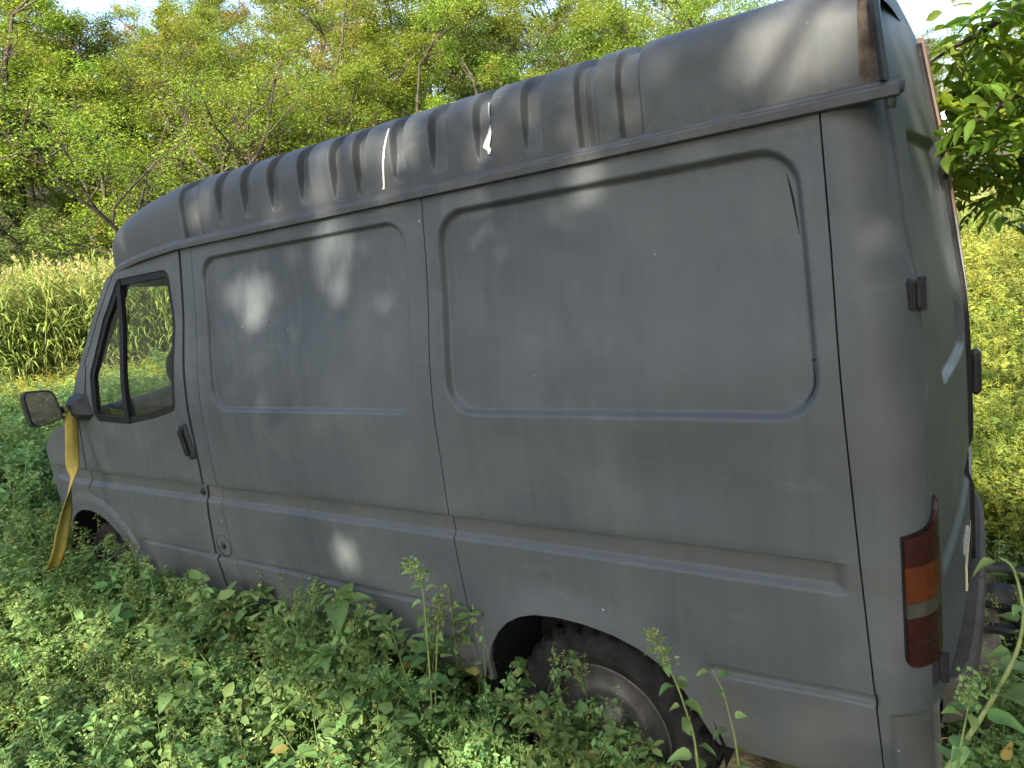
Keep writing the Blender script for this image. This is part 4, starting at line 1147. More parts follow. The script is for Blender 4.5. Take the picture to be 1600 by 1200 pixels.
# ---- sunlit meadow beyond, yellow on the left and greener behind the van's rear ----
g2 = np.random.default_rng(5)
mid = [weed_proto(g2, g2.uniform(.42, .7), 44, g2.uniform(.05, .08), 8, .12, T_DIA) for _ in range(6)]
n = 34000
ang_px = np.where(g2.random(n) < .62, g2.uniform(-250, 1900, n), 800 + FPX * np.tan(g2.uniform(-1.2, 1.2, n))); D = 5 + 26 * g2.random(n) ** 1.35
rd_ = np.array([ray(a, 480) for a in ang_px]); hd = nrmz(rd_[:, :2]); x = CAM[0] + hd[:, 0] * D; y = CAM[1] + hd[:, 1] * D
keep = outside_van(x, y, -.05) & (D > np.where(ang_px < 800, 6, 3.2)) & (((ang_px < 380) | (ang_px > 1340)) | (g2.random(n) < .5))
x, y, D, ang_px = x[keep], y[keep], D[keep], ang_px[keep]
ta = np.zeros((len(x), 3)); ta[:, 0] = np.interp(D, [5, 9, 14, 22], [-.35, -.1, .25, .4]); ta[:, 1] = np.interp(D, [6, 11, 18, 26], [0, .02, .24, .26]) * g2.uniform(.2, 1.2, len(x)) * np.where(ang_px < 800, 1.0, .35)
meadow = scatter('meadow', mid, 'meadow', x, y, g2.uniform(.6, 1.1, len(x)) * np.interp(D, [5, 12, 30], [.62, .8, 1.15]) * np.where(ang_px > 1300, .72, 1), g2, shift=ta); tag(meadow, 'sunlit yellow-green meadow of tall weeds beyond the van', 'meadow', kind='stuff')
# green weeds rising close behind the rear of the van
n = 8600
ang_px = g2.uniform(1350, 2300, n); D = 3.0 + 11 * g2.random(n) ** 1.25
rd_ = np.array([ray(a, 480) for a in ang_px]); hd = nrmz(rd_[:, :2]); x = CAM[0] + hd[:, 0] * D; y = CAM[1] + hd[:, 1] * D
keep = outside_van(x, y, -.12) & ~((D < 4.4) & (y > -1.0)); x, y, D = x[keep], y[keep], D[keep]
o = scatter('weeds', near, 'meadow', x, y, g2.uniform(.65, 1.15, len(x)) * np.interp(D, [3, 6, 10, 14], [.9, 1.2, 1.9, 2.3]), g2, shift=np.stack([np.interp(D, [3, 7, 14], [-.2, -.1, .1]), np.interp(D, [4, 8, 14], [.02, .16, .30]) * g2.uniform(.2, 1.4, len(x)), 0 * D], 1)); tag(o, 'leafy green weeds in the clearing behind the rear doors', 'weeds', kind='stuff')
# ---- reed bed ---------------------------------------------------------------------
g3 = np.random.default_rng(9)
def reed_proto(g):
    s = Soup(); h = g.uniform(2.0, 2.75); k = 5; b = g.normal(0, .07, 2)
    ax = np.array([[b[0] * t * t * h, b[1] * t * t * h, t * h] for t in np.linspace(0, 1, k)])
    s.add(tubes_tri(ax[:-1], ax[1:], .006, .004, np.tile([[.7, .5, 0]], (k - 1, 1))))
    nb = 13; tz = np.sort(g.uniform(.15, .95, nb)); a = g.uniform(0, 2 * PI, nb); L = g.uniform(.45, .85, nb)
    for i in range(nb):
        p0 = np.array([np.interp(tz[i], np.linspace(0, 1, k), ax[:, j]) for j in range(3)])
        hd_ = np.array([math.cos(a[i]), math.sin(a[i]), 0]); lat = np.array([-hd_[1], hd_[0], 0]); up = g.uniform(.3, .9)
        V_ = []; w = g.uniform(.012, .02)
        for s_, w_ in ((0, .6), (.3, 1), (.65, .8), (1, 0)):
            c_ = p0 + hd_ * L[i] * s_ * .85 + np.array([0, 0, 1.]) * L[i] * (up * s_ - (up + .25) * s_ ** 2.4 * .8)
            V_ += [c_ - lat * w * w_, c_ + lat * w * w_] if w_ else [c_]
        tt_ = np.zeros((7, 3)); tt_[:, 0] = g.uniform(.2, 1); tt_[:, 1] = g.uniform(.4, .8) if tz[i] < .35 and g.random() < .5 else g.uniform(0, .18)
        s.add((np.array(V_), np.array([[0, 1, 3], [0, 3, 2], [2, 3, 5], [2, 5, 4], [4, 5, 6]]), tt_))
    if g.random() < .55:
        m_ = 26; off = g.random(m_); pos = ax[-1] + np.stack([g.normal(0, .025, m_) * (1 - off * .6), g.normal(0, .025, m_) * (1 - off * .6), off * .34 - .02], 1)
        d_ = nrmz(np.stack([g.normal(0, .5, m_), g.normal(0, .5, m_), np.full(m_, .8)], 1)); tq_ = np.zeros((m_, 3)); tq_[:, 1] = g.uniform(.75, 1, m_)
        s.add(leaves(pos, d_, rdir(m_, g, 0, 1.4), g.uniform(.07, .12, m_), g.uniform(.018, .03, m_), tq_, T_DIA))
    return s.get()
reeds_p = [reed_proto(g3) for _ in range(9)]
n = 7200
ang_px = np.where(g3.random(n) < .40, g3.uniform(-300, 420, n), np.where(g3.random(n) < .3, g3.uniform(1340, 1900, n), 800 + FPX * np.tan(g3.uniform(-1.1, 1.0, n))))
D = np.where(ang_px < 800, 17.5 + 7 * g3.random(n) ** 1.2, 17 + 8 * g3.random(n))
rd_ = np.array([ray(a, 480) for a in ang_px]); hd = nrmz(rd_[:, :2]); x = CAM[0] + hd[:, 0] * D; y = CAM[1] + hd[:, 1] * D
o = scatter('reeds', reeds_p, 'reed', x, y, g3.uniform(.75, 1.12, n) * np.where(ang_px > 800, .7, 1.0), g3, tilt=.08); tag(o, 'tall yellow-green reeds with tan plumes at the foot of the wood', 'reeds', kind='stuff')

# ---- trees ---------------------------------------------------------------------------
def tree_mesh(seed, h, spread, nleaf, lsize, mat, open_=.5, trunk_r=.13, bare=.25, lean=.1, dry=.06, fork=False):
    g = np.random.default_rng(seed); segs = []; tips = []
    def grow(p, d, ln, r, lev):
        k = 4 if lev < 2 else 3; q = p.copy(); pts = [q.copy()]; dd = d.copy()
        for i in range(k):
            dd = dd + g.normal(0, .13 + .06 * lev, 3) + np.array([0, 0, .05]); dd /= np.linalg.norm(dd); q = q + dd * ln / k; pts.append(q.copy())
        for i in range(k): segs.append((pts[i], pts[i + 1], r * (1 - .55 * i / k), r * (1 - .55 * (i + 1) / k), lev))
        if lev >= 3: tips.append((pts[-1], ln)); tips.append((pts[-2], ln)); return
        nb = {0: g.integers(6, 9), 1: g.integers(3, 6), 2: g.integers(3, 5)}[lev]
        for i in range(nb):
            t = g.uniform(bare if lev == 0 else .3, 1.0); j = min(int(t * k), k - 1); b = pts[j] + (pts[j + 1] - pts[j]) * (t * k - j)
            a = g.uniform(0, 2 * PI); out = np.array([math.cos(a), math.sin(a), 0]); ax_ = dd if lev else np.array([0, 0, 1.])
            nd = ax_ * g.uniform(.35, .8) + out * g.uniform(.6, 1.0) * (spread if lev == 0 else 1); nd /= np.linalg.norm(nd)
            grow(b, nd, ln * g.uniform(.42, .66) * (1.1 - .35 * t if lev == 0 else 1), r * (.55 if lev == 0 else .5) * (1.1 - .5 * t), lev + 1)
        tips.append((pts[-1], ln * .4))
        if lev < 2: grow(pts[-1], dd, ln * .45, r * .42, lev + 1)
    if fork:
        for a in (0, 1, 2): grow(np.zeros(3), nrmz(np.array([(a - 1) * .33 + g.normal(0, .08), g.normal(0, .2), 1.0])), h * .62, trunk_r * .8, 0)
    else: grow(np.zeros(3), nrmz(np.array([g.normal(0, lean), g.normal(0, lean), 1.0])), h * .62, trunk_r, 0)
    A0 = np.array([s[0] for s in segs]); A1 = np.array([s[1] for s in segs]); R0 = np.array([s[2] for s in segs]); R1 = np.array([s[3] for s in segs]); LV = np.array([s[4] for s in segs])
    keep = R0 > .006
    tv, tf, _ = tubes_tri(A0[keep], A1[keep], np.maximum(R0[keep], .012), np.maximum(R1[keep], .01), np.zeros((keep.sum(), 3)), 6)
    tp = np.array([t_[0] for t_ in tips]); tl = np.array([t_[1] for t_ in tips])
    top = tp[:, 2].max(); s_ = h / top; 
    drop = g.random(len(tp)) > open_ * .35; tp, tl = tp[drop], tl[drop]
    per = max(1, int(nleaf / len(tp))); m_ = per * len(tp); c_ = np.repeat(tp, per, axis=0)
    rad = np.repeat(np.clip(tl * .5, .2, .62), per)
    u = nrmz(g.normal(0, 1, (m_, 3))) * (g.random(m_) ** .45)[:, None] * rad[:, None] * np.array([1.15, 1.15, .7])
    pos = c_ + u; d_ = nrmz(u * .6 + rdir(m_, g, -.7, .6) * .5); up = nrmz(np.array([0, 0, 1.]) + g.normal(0, .55, (m_, 3)))
    tb = np.repeat(np.clip(g.normal(.5, .2, len(tp)), 0, 1), per); tt_ = np.zeros((m_, 3)); tt_[:, 0] = np.clip(tb + g.normal(0, .18, m_), 0, 1)
    cd = np.repeat(g.random(len(tp)) < dry, per); tt_[:, 1] = np.where(cd, g.uniform(.4, .9, m_), g.uniform(0, .15, m_))
    L = lsize * g.uniform(.6, 1.3, m_)
    lv, lf, lt = leaves(pos, d_, up, L, L * .55, tt_, T_DIA)
    return mesh_data('trunk', tv * s_, tf, MAT['bark']), mesh_data('crown', lv * s_, lf, LM[mat], True, lt)
def place_tree(me, x, y, rz, sc, name, label, group=None, zoff=-.15):
    e_ = empty(name, label, 'tree', (float(x), float(y), float(gz(x, y)) + zoff), group); e_.rotation_euler = (0, 0, rz); e_.scale = (sc, sc, sc)
    link('trunk', me[0], e_); link('crown', me[1], e_); return e_
VAR = [tree_mesh(11, 9.5, .75, 32500, 0.090, 'tree', .55), tree_mesh(12, 10.5, .65, 33750, 0.086, 'tree', .7, bare=.3), tree_mesh(13, 9.0, .85, 31250, 0.095, 'tree', .4),
       tree_mesh(14, 11, .6, 22500, 0.086, 'treedry', 1.0, bare=.35, dry=.15), tree_mesh(15, 10, .7, 32500, 0.090, 'treedark', .3), tree_mesh(16, 9, .9, 21250, 0.086, 'treedry', 1.1, dry=.1),
       tree_mesh(17, 9.5, .8, 28750, 0.090, 'tree', .8, fork=True)]
BUSH = [tree_mesh(31, 4.6, 1.1, 17500, 0.086, 'treedark', .2, .06, .05, fork=True), tree_mesh(32, 4.2, 1.1, 16875, 0.086, 'tree', .3, .06, .05, fork=True)]
KIND = {0: ('leafy_tree', 'leafy tree in the wood behind the reeds'), 1: ('tall_tree', 'tall open-crowned tree in the wood behind the reeds'), 2: ('broad_tree', 'broad tree in the wood behind the reeds'),
        3: ('drying_tree', 'thin tan tree'), 4: ('dark_tree', 'dark dense tree'), 5: ('sparse_tree', 'sparse twiggy tree'), 6: ('forked_tree', 'many-stemmed tree')}
g4 = np.random.default_rng(44)
def at_px(px_, D):
    h_ = ray(px_, 480)[:2]; h_ = h_ / np.linalg.norm(h_); return CAM[0] + h_[0] * D, CAM[1] + h_[1] * D
# the trees whose dark stems show above the roof
VAR += [tree_mesh(81, 10, .55, 23750, 0.095, 'tree', 1.0, .17, .34, .18, fork=True), tree_mesh(82, 11, .45, 22500, 0.095, 'tree', 1.0, .17, .4, .12), tree_mesh(83, 10, .5, 20000, 0.095, 'tree', 1.0, .15, .4, .3)]
for px_, D, v_, rz, sc, nm, lb in ((352, 25.5, 7, 1.2, .92, 'forked_tree', 'bright yellow-green tree with a forked dark trunk just above the front of the van roof'),
                                   (448, 26.5, 8, .4, 1.0, 'tall_tree', 'tree with a pale straight trunk rising behind the front half of the van roof'),
                                   (556, 26, 9, 2.2, .95, 'leafy_tree', 'tree with a dark curved trunk above the white paint run on the roof'),
                                   (790, 27, 2, 3.9, .92, 'broad_tree', 'bright yellow tree standing over the middle of the van roof'),
                                   (160, 28, 2, 5.1, 1.0, 'broad_tree', 'spreading orange-tinged tree above the reeds at the left')):
    x, y = at_px(px_, D); place_tree(VAR[v_], x, y, rz, sc, nm, lb)
MARK = [(40, 'above the far left reeds'), (170, 'above the reeds beside the van'), (300, 'above the front of the van roof'), (430, 'above the first roof ribs'), (570, 'just left of the white paint run'), (690, 'between the paint run and torn strip'), (830, 'above the torn white strip'), (970, 'above the rear roof seam'), (1130, 'above the plain rear roof side'), (1350, 'behind the rear end of the roof'), (9999, 'beyond the ash boughs')]
SEEN = set()
ROWN = {31: 'front', 36: 'second', 42: 'third', 50: 'fourth', 60: 'fifth', 74: 'last'}
rows = [(31, 11, -120, 1250, [0, 2, 0, 1, 6, 4, 2]), (36, 13, -160, 1350, [0, 1, 2, 4, 6, 0, 2]), (42, 14, -180, 1450, [0, 1, 3, 2, 4, 6, 5]), (50, 16, -200, 1650, [1, 3, 5, 0, 3, 2, 6]), (60, 17, -200, 1700, [3, 5, 1, 0, 5, 3]), (74, 18, -200, 1750, [3, 5, 1, 5, 0])]
for D, cnt, a0, a1, vs in rows:
    for i in range(cnt):
        px_ = a0 + (a1 - a0) * (i + g4.uniform(-.3, .3) + .5) / cnt; d_ = D + g4.uniform(-2.2, 2.2)
        v_ = vs[int(g4.integers(0, len(vs)))]
        if px_ < 260 and D < 40 and g4.random() < .5: v_ = 4
        if px_ > 900 and v_ in (4,): v_ = 2
        x, y = at_px(px_, d_)
        nm, lb = KIND[v_]
        where = next(w_ for lim, w_ in MARK if px_ < lim)
        lb2 = lb.split(' in the wood')[0].split(' high in')[0].split(' shaded in')[0].split(' along the')[0].split(' forking')[0] + ', ' + ROWN[D] + ' row of the wood, ' + where
        while lb2 in SEEN: lb2 += ', farther right' if 'farther' not in lb2 else ' still'
        SEEN.add(lb2)
        place_tree(VAR[v_], x, y, g4.uniform(0, 6.28), g4.uniform(.85, 1.2) * (.78 if px_ > 1250 else 1.22 if D >= 50 and px_ > 330 else 1.06), nm, lb2, 'trees of the wood behind the reeds')
for i in range(15):
    px_ = -140 + i * 46 + g4.uniform(-14, 14) if i < 9 else 1380 + (i - 9) * 70; x, y = at_px(px_, 25.5 + g4.uniform(-.6, 2.2)); k = int(g4.integers(0, 2)) if i % 3 else 0
    where = ['off the left edge', 'off the left edge, second in', 'at the far left edge', 'above the leftmost reeds', 'above the mirror', 'above the middle of the reeds', 'above the nose of the van', 'above the windscreen', 'behind the front of the roof', 'just past the rear door', 'behind the ash boughs', 'behind the lower ash boughs', 'behind the right edge', 'off the right edge', 'farthest off the right edge'][i]
    place_tree(BUSH[k], x, y, g4.uniform(0, 6), g4.uniform(.75, 1.15) * (.6 if i >= 9 else 1), ['dark_bush', 'green_bush'][k], ['dark green bush at the foot of the wood, ', 'bright green bush at the foot of the wood, '][k] + where, 'bushes at the foot of the wood')

# ---- trees behind the photographer: they shade the van, with the gaps that let the sun flecks through ----
def fleck(px_, py_, ypl): d_ = ray(px_, py_); return CAM + d_ * ((ypl - CAM[1]) / d_[1])
FL = [(1258, 52, .86, .10), (1235, 70, .86, .095), (1280, 45, .86, .08), (1208, 66, .86, .075), (1297, 50, .86, .025), (1192, 90, .86, .03), (1300, 94, .86, .014), (1288, 96, .86, .012),
      (520, 385, .885, .075), (517, 415, .90, .080), (520, 440, .91, .05), (505, 270, .87, .05), (498, 300, .87, .045), (385, 465, .92, .09), (350, 450, .92, .015), (318, 330, .87, .05), (322, 365, .88, .015), (560, 240, .86, .015),
      (1372, 385, .87, .012), (540, 865, .962, .06), (530, 840, .965, .015)]
FT = np.array([fleck(a, b, c_) for a, b, c_, r_ in FL]); FRAD = np.array([r_ for *_, r_ in FL])
def carve(V_, F_, T_):
    c_ = V_[F_].mean(1); keepf = np.ones(len(F_), bool)
    for tpt, r_ in zip(FT, FRAD):
        w_ = c_ - tpt; along = w_ @ SUN; dd = np.linalg.norm(w_ - along[:, None] * SUN, axis=1); keepf &= ~((along > 0) & (dd < r_ + .015))
    # the sun also reaches the ash boughs beside the van
    w_ = c_ - np.array([-1.9, -.5, 2.3]); along = w_ @ SUN; dd = np.linalg.norm(w_ - along[:, None] * SUN, axis=1)
    keepf &= ~((along > 0) & (dd < 1.45) & (np.sin(c_[:, 0] * 9) * np.cos(c_[:, 2] * 8) > -.6))
    # thinner below: dappled sun on the weeds, on the meadow, and little on the van itself
    k_ = (c_[:, 2] - .3) / SUN[2]; lx = c_[:, 0] - SUN[0] * k_; ly = c_[:, 1] - SUN[1] * k_
    r_ = np.random.default_rng(1).random(len(c_))
    keepf &= ~((ly > 1.06) & (r_ > .03)) & ~((ly < -.5) & (lx > 3.6) & (r_ > .5))
    return F_[keepf]
def shade_tree(seed, x, y, h, rad, nleaf, label):
    g = np.random.default_rng(seed)
    e_ = empty('shade_tree', label, 'tree', (x, y, float(gz(x, y)) - .1))
    # trunk and limbs
    segs = []; cz = h * .58
    pts = [np.array([0, 0, 0.]), np.array([.06, .05, h * .25]), np.array([-.05, .08, h * .5]), np.array([.03, 0, h * .85])]
    for i in range(3): segs.append((pts[i], pts[i + 1], .16 - .045 * i, .16 - .045 * (i + 1)))
    for k in range(14):
        t = g.uniform(.2, .8) * h; a = g.uniform(0, 6.28); b0 = np.array([0, 0, t]); b1 = b0 + np.array([math.cos(a) * rad * .5, math.sin(a) * rad * .5, rad * .25]); b2 = b1 + np.array([math.cos(a + .4) * rad * .4, math.sin(a + .4) * rad * .4, rad * .12])
        segs += [(b0, b1, .05, .03), (b1, b2, .03, .01)]
    S = [np.array([s[i] for s in segs]) for i in range(4)]
    tv, tf, _ = tubes_tri(S[0], S[1], S[2], S[3], np.zeros((len(segs), 3)), 7)
    obj('trunk', tv, tf, MAT['bark'], e_)
    nc = 170; cc_ = nrmz(g.normal(0, 1, (nc, 3))) * (g.random(nc) ** .4)[:, None] * np.array([rad, rad, h * .46]) * .88 + np.array([0, 0, cz])
    per = nleaf // nc; m_ = per * nc
    u = nrmz(g.normal(0, 1, (m_, 3))) * (g.random(m_) ** .5)[:, None] * g.uniform(.35, .75) ; pos = np.repeat(cc_, per, axis=0) + u
    d_ = nrmz(u + rdir(m_, g, -.6, .5)); up = nrmz(np.array([0, .3, 1.]) + g.normal(0, .6, (m_, 3))); L = g.uniform(.10, .19, m_)
    v, f, t_ = leaves(pos, d_, up, L, L * .55, tints(m_, g, .05), T_DIA)
    f = carve(v + np.array(e_.location), f, t_)
    obj('crown', v, f, LM['treedark'], e_, True, t_)
    return e_
for i, (x, y, h, r, nl, w) in enumerate(((-2.9, 8.8, 7.5, 2.6, 24000, 'rightmost of the tall ones'), (.3, 9.2, 8.6, 2.8, 34000, 'opposite the rear wheel'), (4.2, 9.0, 8.2, 2.8, 26000, 'opposite the cab'), (8.2, 9.4, 8.0, 2.7, 22000, 'beyond the nose of the van'), (-.9, 6.9, 5.6, 2.0, 12000, 'lower one just behind the viewer'), (12.2, 9.8, 7.6, 2.7, 16000, 'farthest past the nose of the van'), (-4.6, 4.8, 6.4, 2.3, 18000, 'bushy one added unseen to darken the van rear'), (-7.6, 3.4, 5.6, 2.1, 12000, 'outermost one added unseen to darken mirror and rear'), (-5.2, 1.0, 8.5, 2.5, 22000, 'big one level with the rear, added to darken it'), (-6.6, -2.6, 7.0, 2.2, 14000, 'big one past the rear, added to darken it'))):  # the ones round the van's rear are added out of view to darken it
    shade_tree(60 + i, x, y, h, r, nl, 'leafy shade tree behind the viewer, ' + w)

# ---- ash tree beside the rear of the van, its boughs reaching into view ------------------
g5 = np.random.default_rng(77)
bx_, by_ = spot(2350, 700, 3.9)[:2]
ash = empty('ash_tree', 'ash tree at the right edge with leafy boughs hanging beside the rear of the van', 'tree', (0, 0, 0))
foot = np.array([bx_, by_, float(gz(bx_, by_)) - .05])
fork_ = foot + np.array([.05, .05, 1.5])
mb = MB(); mb.tube([foot, foot + np.array([.02, 0, .7]), fork_, fork_ + np.array([.1, .1, 1.2]), fork_ + np.array([.0, .3, 2.6])], [.11, .095, .085, .06, .03], 10); mb.build('trunk', MAT['bark'], ash, True)
boughs = [[fork_, spot(1900, 60, 3.3), spot(1700, 118, 3.1), spot(1600, 121, 3.0), spot(1535, 124, 2.95), spot(1490, 145, 2.95), spot(1462, 178, 3.0)],
          [fork_, spot(1900, 20, 3.0), spot(1700, 92, 2.75), spot(1600, 140, 2.65), spot(1540, 178, 2.65), spot(1490, 213, 2.7), spot(1466, 232, 2.75)],
          [fork_, spot(1900, 90, 3.4), spot(1720, 130, 3.2), spot(1600, 168, 3.15), spot(1545, 212, 3.2), spot(1515, 262, 3.3), spot(1500, 300, 3.35)],
          [fork_ + np.array([.05, .05, .6]), spot(1900, -120, 3.0), spot(1720, -60, 2.75), spot(1620, -10, 2.65), spot(1560, 35, 2.65), spot(1500, 68, 2.75), spot(1440, 105, 2.85)],
          [fork_, spot(1850, 160, 3.5), spot(1700, 200, 3.3), spot(1610, 235, 3.2), spot(1560, 275, 3.25), spot(1535, 300, 3.3)]]
pool = []
for b in boughs:
    b = np.array(b); tq_ = np.linspace(0, len(b) - 1, 30); pp = np.stack([np.interp(tq_, range(len(b)), b[:, k]) for k in range(3)], 1)
    pp[2:-2] = (pp[:-4] + pp[1:-3] + pp[2:-2] + pp[3:-1] + pp[4:]) / 5
    MB().tube(pp, np.linspace(.020, .004, 30) * np.where(np.arange(30) < 6, 1.6, 1), 7).build('bough', MAT['bark'], ash, True)
    pool.append(pp[11:])
def compound(g, nl):
    """one compound leaf: stalk with paired leaflets"""
    s = Soup(); L = .24; k = nl // 2
    ax = np.array([[t * L, 0, -.10 * t * t * L * 2] for t in np.linspace(0, 1, 6)])
    s.add(tubes_tri(ax[:-1], ax[1:], .0013, .001, np.tile([[.9, .2, 0]], (5, 1))))
    pos = []; d_ = []; ln = []
    for i in range(k):
        t = .35 + .5 * i / max(1, k - 1)
        for s_ in (-1, 1):
            pos.append([t * L, 0, -.2 * t * t * L]); d_.append([.75, s_ * g.uniform(.7, 1.0), g.uniform(-.35, .1)]); ln.append(g.uniform(.07, .105))
    pos.append(ax[-1]); d_.append([1, g.normal(0, .15), -.35]); ln.append(.105)
    n_ = len(pos); ln = np.array(ln)
    s.add(leaves(np.array(pos), np.array(d_), nrmz(np.array([0, 0, 1.]) + g.normal(0, .25, (n_, 3))), ln, ln * g.uniform(.34, .44, n_), tints(n_, g, .02, g.uniform(.2, .8)), T_LANCE))
    return mesh_data('leaf', *s.get()[:2], LM['ash'], True, s.get()[2])
CL = [compound(g5, int(g5.integers(5, 9))) for _ in range(8)]
allp = np.concatenate(pool)
for i in range(190):
    base = allp[g5.integers(0, len(allp))] + g5.normal(0, .07, 3)
    # short twig offset, leaves hang outwards and a little down
    a = g5.uniform(0, 2 * PI); d_ = nrmz(np.array([math.cos(a), math.sin(a), g5.uniform(-.75, .35)]) + ray(1400, 200) * 0)
    px_, py_, _d = project(base + d_ * .18)
    if px_ < 1440 or (py_ > 335 and g5.random() < .7): continue
    x_ = d_; up = nrmz(np.array([0, 0, 1.]) + g5.normal(0, .4, 3)); y_ = nrmz(np.cross(up, x_)); z_ = np.cross(x_, y_)
    o = link('leaf', CL[i % 8], ash); k = g5.uniform(.62, .98)
    mm = Matrix.Identity(4)
    for r_ in range(3):
        mm[r_][0] = x_[r_] * k; mm[r_][1] = y_[r_] * k; mm[r_][2] = z_[r_] * k; mm[r_][3] = base[r_]
    o.matrix_world = mm
# more foliage of the same tree, too far out or too small to pick apart
n = 420; base = allp[g5.integers(0, len(allp), n)] + g5.normal(0, .16, (n, 3)) + np.array([-.05, -.30, .05]); 
px_, py_, _ = project(base); ok = (px_ > 1455) & (py_ < 330); base = base[ok]; n = len(base)
v, f, t_ = leaves(base, rdir(n, g5, -.8, .3), nrmz(np.array([0, 0, 1.]) + g5.normal(0, .4, (n, 3))), g5.uniform(.06, .10, n), g5.uniform(.025, .04, n), tints(n, g5, .02), T_LANCE)
o = obj('foliage', v, f, LM['ash'], ash, True, t_); o['kind'] = 'stuff'
ct = nrmz(g5.normal(0, 1, (70, 3))) * (g5.random(70) ** .4)[:, None] * np.array([1.3, 1.3, 1.2]) + fork_ + np.array([0, 0, 1.7])
n = 70 * 12; base = np.repeat(ct, 12, axis=0) + g5.normal(0, .28, (n, 3)); px_, py_, d0 = project(base); ok = (px_ > 1640) | (d0 < 0); base = base[ok]; n = len(base)
v, f, t_ = leaves(base, rdir(n, g5, -.8, .3), nrmz(np.array([0, 0, 1.]) + g5.normal(0, .4, (n, 3))), g5.uniform(.08, .13, n), g5.uniform(.03, .05, n), tints(n, g5, .02), T_LANCE)
o = obj('crown', v, f, LM['ash'], ash, True, t_); o['kind'] = 'stuff'

# ---- single tall weeds that stand clear of the rest (each a thing, large leaves as parts) ----
def tall_weed(name, label, pts, leaf_px, seed, r=.0045, lsize=.075, seeds=True, lm='weed', width=.6):
    """pts: stem points in the world; leaf_px: number of leaves"""
    g = np.random.default_rng(seed); pts = np.array(pts); root = empty(name, label, 'plant', tuple(pts[0])); o0 = pts[0]
    tq_ = np.linspace(0, len(pts) - 1, 24); pp = np.stack([np.interp(tq_, range(len(pts)), pts[:, k]) for k in range(3)], 1); pp[1:-1] = (pp[:-2] + pp[1:-1] + pp[2:]) / 3
    MB().tube(pp - o0, np.linspace(r, r * .35, 24), 6).build('stem', MAT['stem'], root, True)
    meshes = []
    for _ in range(4):
        v, f, t_ = leaves(np.zeros((1, 3)), np.array([[1, 0, .0]]), np.array([[0, 0, 1.]]), 1.0, width * g.uniform(.8, 1.15), tints(1, g, .0, g.uniform(.55, .95)), T_BIG)
        v = v.copy(); v[:, 2] += -.10 * v[:, 0] ** 2 + g.normal(0, .03, len(v)); meshes.append(mesh_data('leaf', v, f, LM[lm], True, t_))
    for i in range(leaf_px):
        t = (i + g.uniform(.1, .9)) / leaf_px; b = np.array([np.interp(t, np.linspace(0, 1, 24), pp[:, k]) for k in range(3)]) - o0
        a = i * 2.4 + g.uniform(-.4, .4); d_ = nrmz(np.array([math.cos(a), math.sin(a), g.uniform(-.5, .5)])); up = nrmz(np.array([0, 0, 1.]) + g.normal(0, .35, 3)); y_ = nrmz(np.cross(up, d_)); z_ = np.cross(d_, y_)
        k = lsize * g.uniform(.55, 1.15) * (1.15 - .6 * t); o = link('leaf', meshes[i % 4], root); mm = Matrix.Identity(4)
        b = b + d_ * .012
        for r_ in range(3): mm[r_][0] = d_[r_] * k; mm[r_][1] = y_[r_] * k; mm[r_][2] = z_[r_] * k; mm[r_][3] = b[r_]
        o.matrix_local = mm
    if seeds:
        m_ = 130; t = g.uniform(.55, 1, m_) ** .6; b = np.stack([np.interp(t, np.linspace(0, 1, 24), pp[:, k]) for k in range(3)], 1) - o0 + g.normal(0, .010, (m_, 3)); tq2 = np.zeros((m_, 3)); tq2[:, 0] = g.uniform(.7, 1, m_); tq2[:, 1] = g.uniform(.05, .4, m_)
        v, f, t_ = leaves(b, rdir(m_, g, 0, 1.2), rdir(m_, g, 0, 1.4), g.uniform(.007, .016, m_), g.uniform(.005, .010, m_), tq2, T_DIA)
        o = obj('seed_head', v, f, LM['weed'], root, True, t_); o['kind'] = 'stuff'
    return root
def gp(px_, py_, y): d_ = ray(px_, py_); return CAM + d_ * ((y - CAM[1]) / d_[1])
def ground_at(px_, py_):
    d_ = ray(px_, py_); return CAM + d_ * ((.03 - CAM[2]) / d_[2])
tall_weed('tall_weed', 'tallest straight weed with a drooping seed head in front of the van side', [gp(674, 1235, 1.16), gp(676, 1120, 1.16), gp(668, 1000, 1.16), gp(662, 930, 1.16), gp(655, 890, 1.15), gp(632, 878, 1.14)], 20, 1, lsize=.06)
tall_weed('tall_weed', 'slimmer weed leaning against the tallest one in front of the van side', [gp(684, 1200, 1.15), gp(680, 1080, 1.15), gp(684, 980, 1.15), gp(688, 925, 1.14)], 15, 2, .0035, .05)
tall_weed('climbing_weed', 'scrambling weed with pale leaves rising in front of the rear tyre', [gp(1095, 1240, 1.10), gp(1085, 1150, 1.10), gp(1062, 1080, 1.09), gp(1040, 1030, 1.07), gp(1015, 985, 1.06)], 20, 3, .004, .062, True)
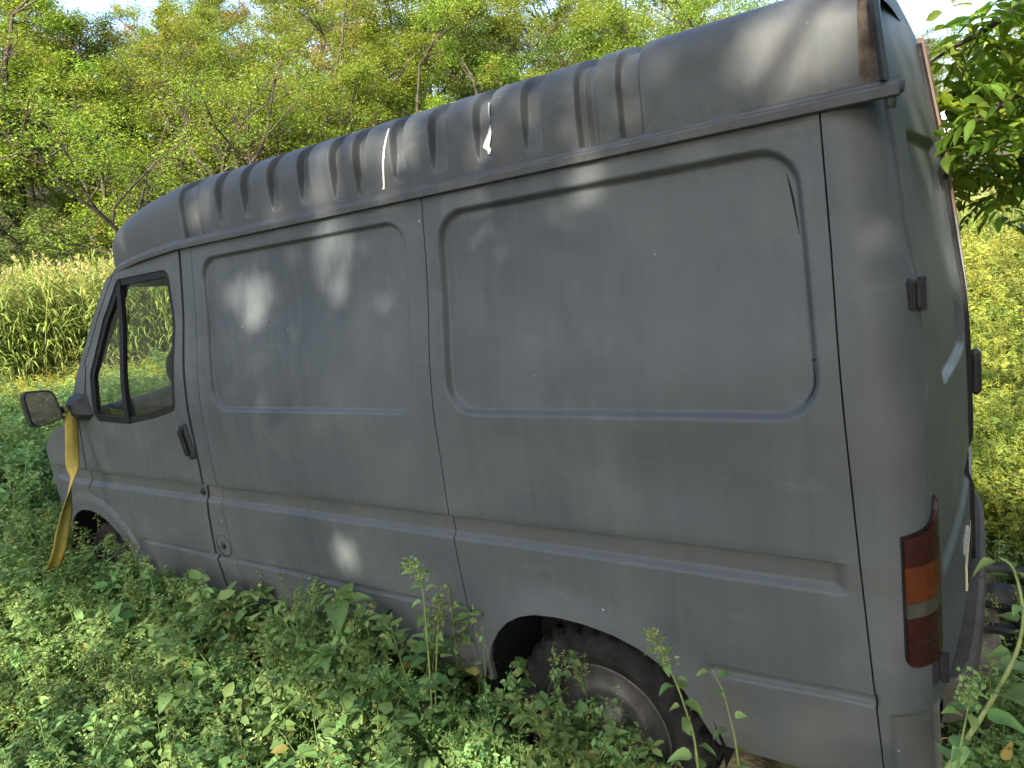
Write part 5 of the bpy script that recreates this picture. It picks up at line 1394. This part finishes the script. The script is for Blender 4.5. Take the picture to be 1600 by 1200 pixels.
tall_weed('climbing_weed', 'thin weed with two round leaves beside the rear wheel arch', [gp(1160, 1240, 1.06), gp(1148, 1150, 1.06), gp(1130, 1080, 1.05), gp(1112, 1045, 1.04)], 9, 4, .003, .055, False)
tall_weed('pale_weed', 'large-leaved pale weed leaning up at the bottom right corner', [spot(1440, 1260, 1.95), spot(1500, 1170, 1.9), spot(1550, 1095, 1.88), spot(1590, 1020, 1.86), spot(1602, 960, 1.85), spot(1585, 885, 1.85), spot(1560, 870, 1.85)], 17, 5, .0065, .115, False, width=.5)
tall_weed('pale_weed', 'small curled pale shoot against the van corner at the bottom right', [spot(1492, 1240, 1.72), spot(1500, 1170, 1.70), spot(1512, 1110, 1.70), spot(1520, 1065, 1.70)], 9, 6, .003, .048, True)
g6 = np.random.default_rng(3)
for i, (px_, hh, yy, lb) in enumerate(((425, 905, 1.07, 'leafy weed standing against the lower sill below the filler cap'), (475, 900, 1.06, 'leafy weed just right of the filler cap'), (560, 925, 1.1, 'weed with a broad top in front of the front panel sill'), (850, 1000, 1.09, 'bushy weed with spiky tops in front of the rear tyre'), (905, 1035, 1.13, 'weed with pale seed spikes left of the rear rim'), (745, 985, 1.06, 'weed by the front edge of the rear wheel arch'), (965, 1085, 1.14, 'weed with open leaves in front of the rear rim'))):
    p1_ = gp(px_, hh, yy); zb_ = float(gz(p1_[0], yy)); hh_ = p1_[2] - zb_
    v, f, t_ = weed_proto(g6, 1.0, 110, .036 / hh_ * 1.0, 40, .02, T_OV, .05)
    v = v * hh_ * np.array([.62, .62, 1]); o = obj('leafy_weed', v, f, LM['weed'], None, True, t_); o.location = (p1_[0], yy, zb_); tag(o, lb, 'weed')
# sun-bleached plank on the ground behind the bumper
a_, b_ = np.array([-1.03, -.02, .12]), np.array([-1.00, -.85, .12])
mw = plain('weathered_wood', (.17, .14, .11), .85, var=.45, scale=16, bmp=.5)
mb = MB(); mb.box((0, 0, .0), (.085, .95, .16), None, .12); o = mb.build('plank', mw, None); o.location = (-.985, -.42, .02); o.rotation_euler = (0, .1, .03)
tag(o, 'short weathered plank lying on the ground under the rear bumper', 'plank')
mb = MB()
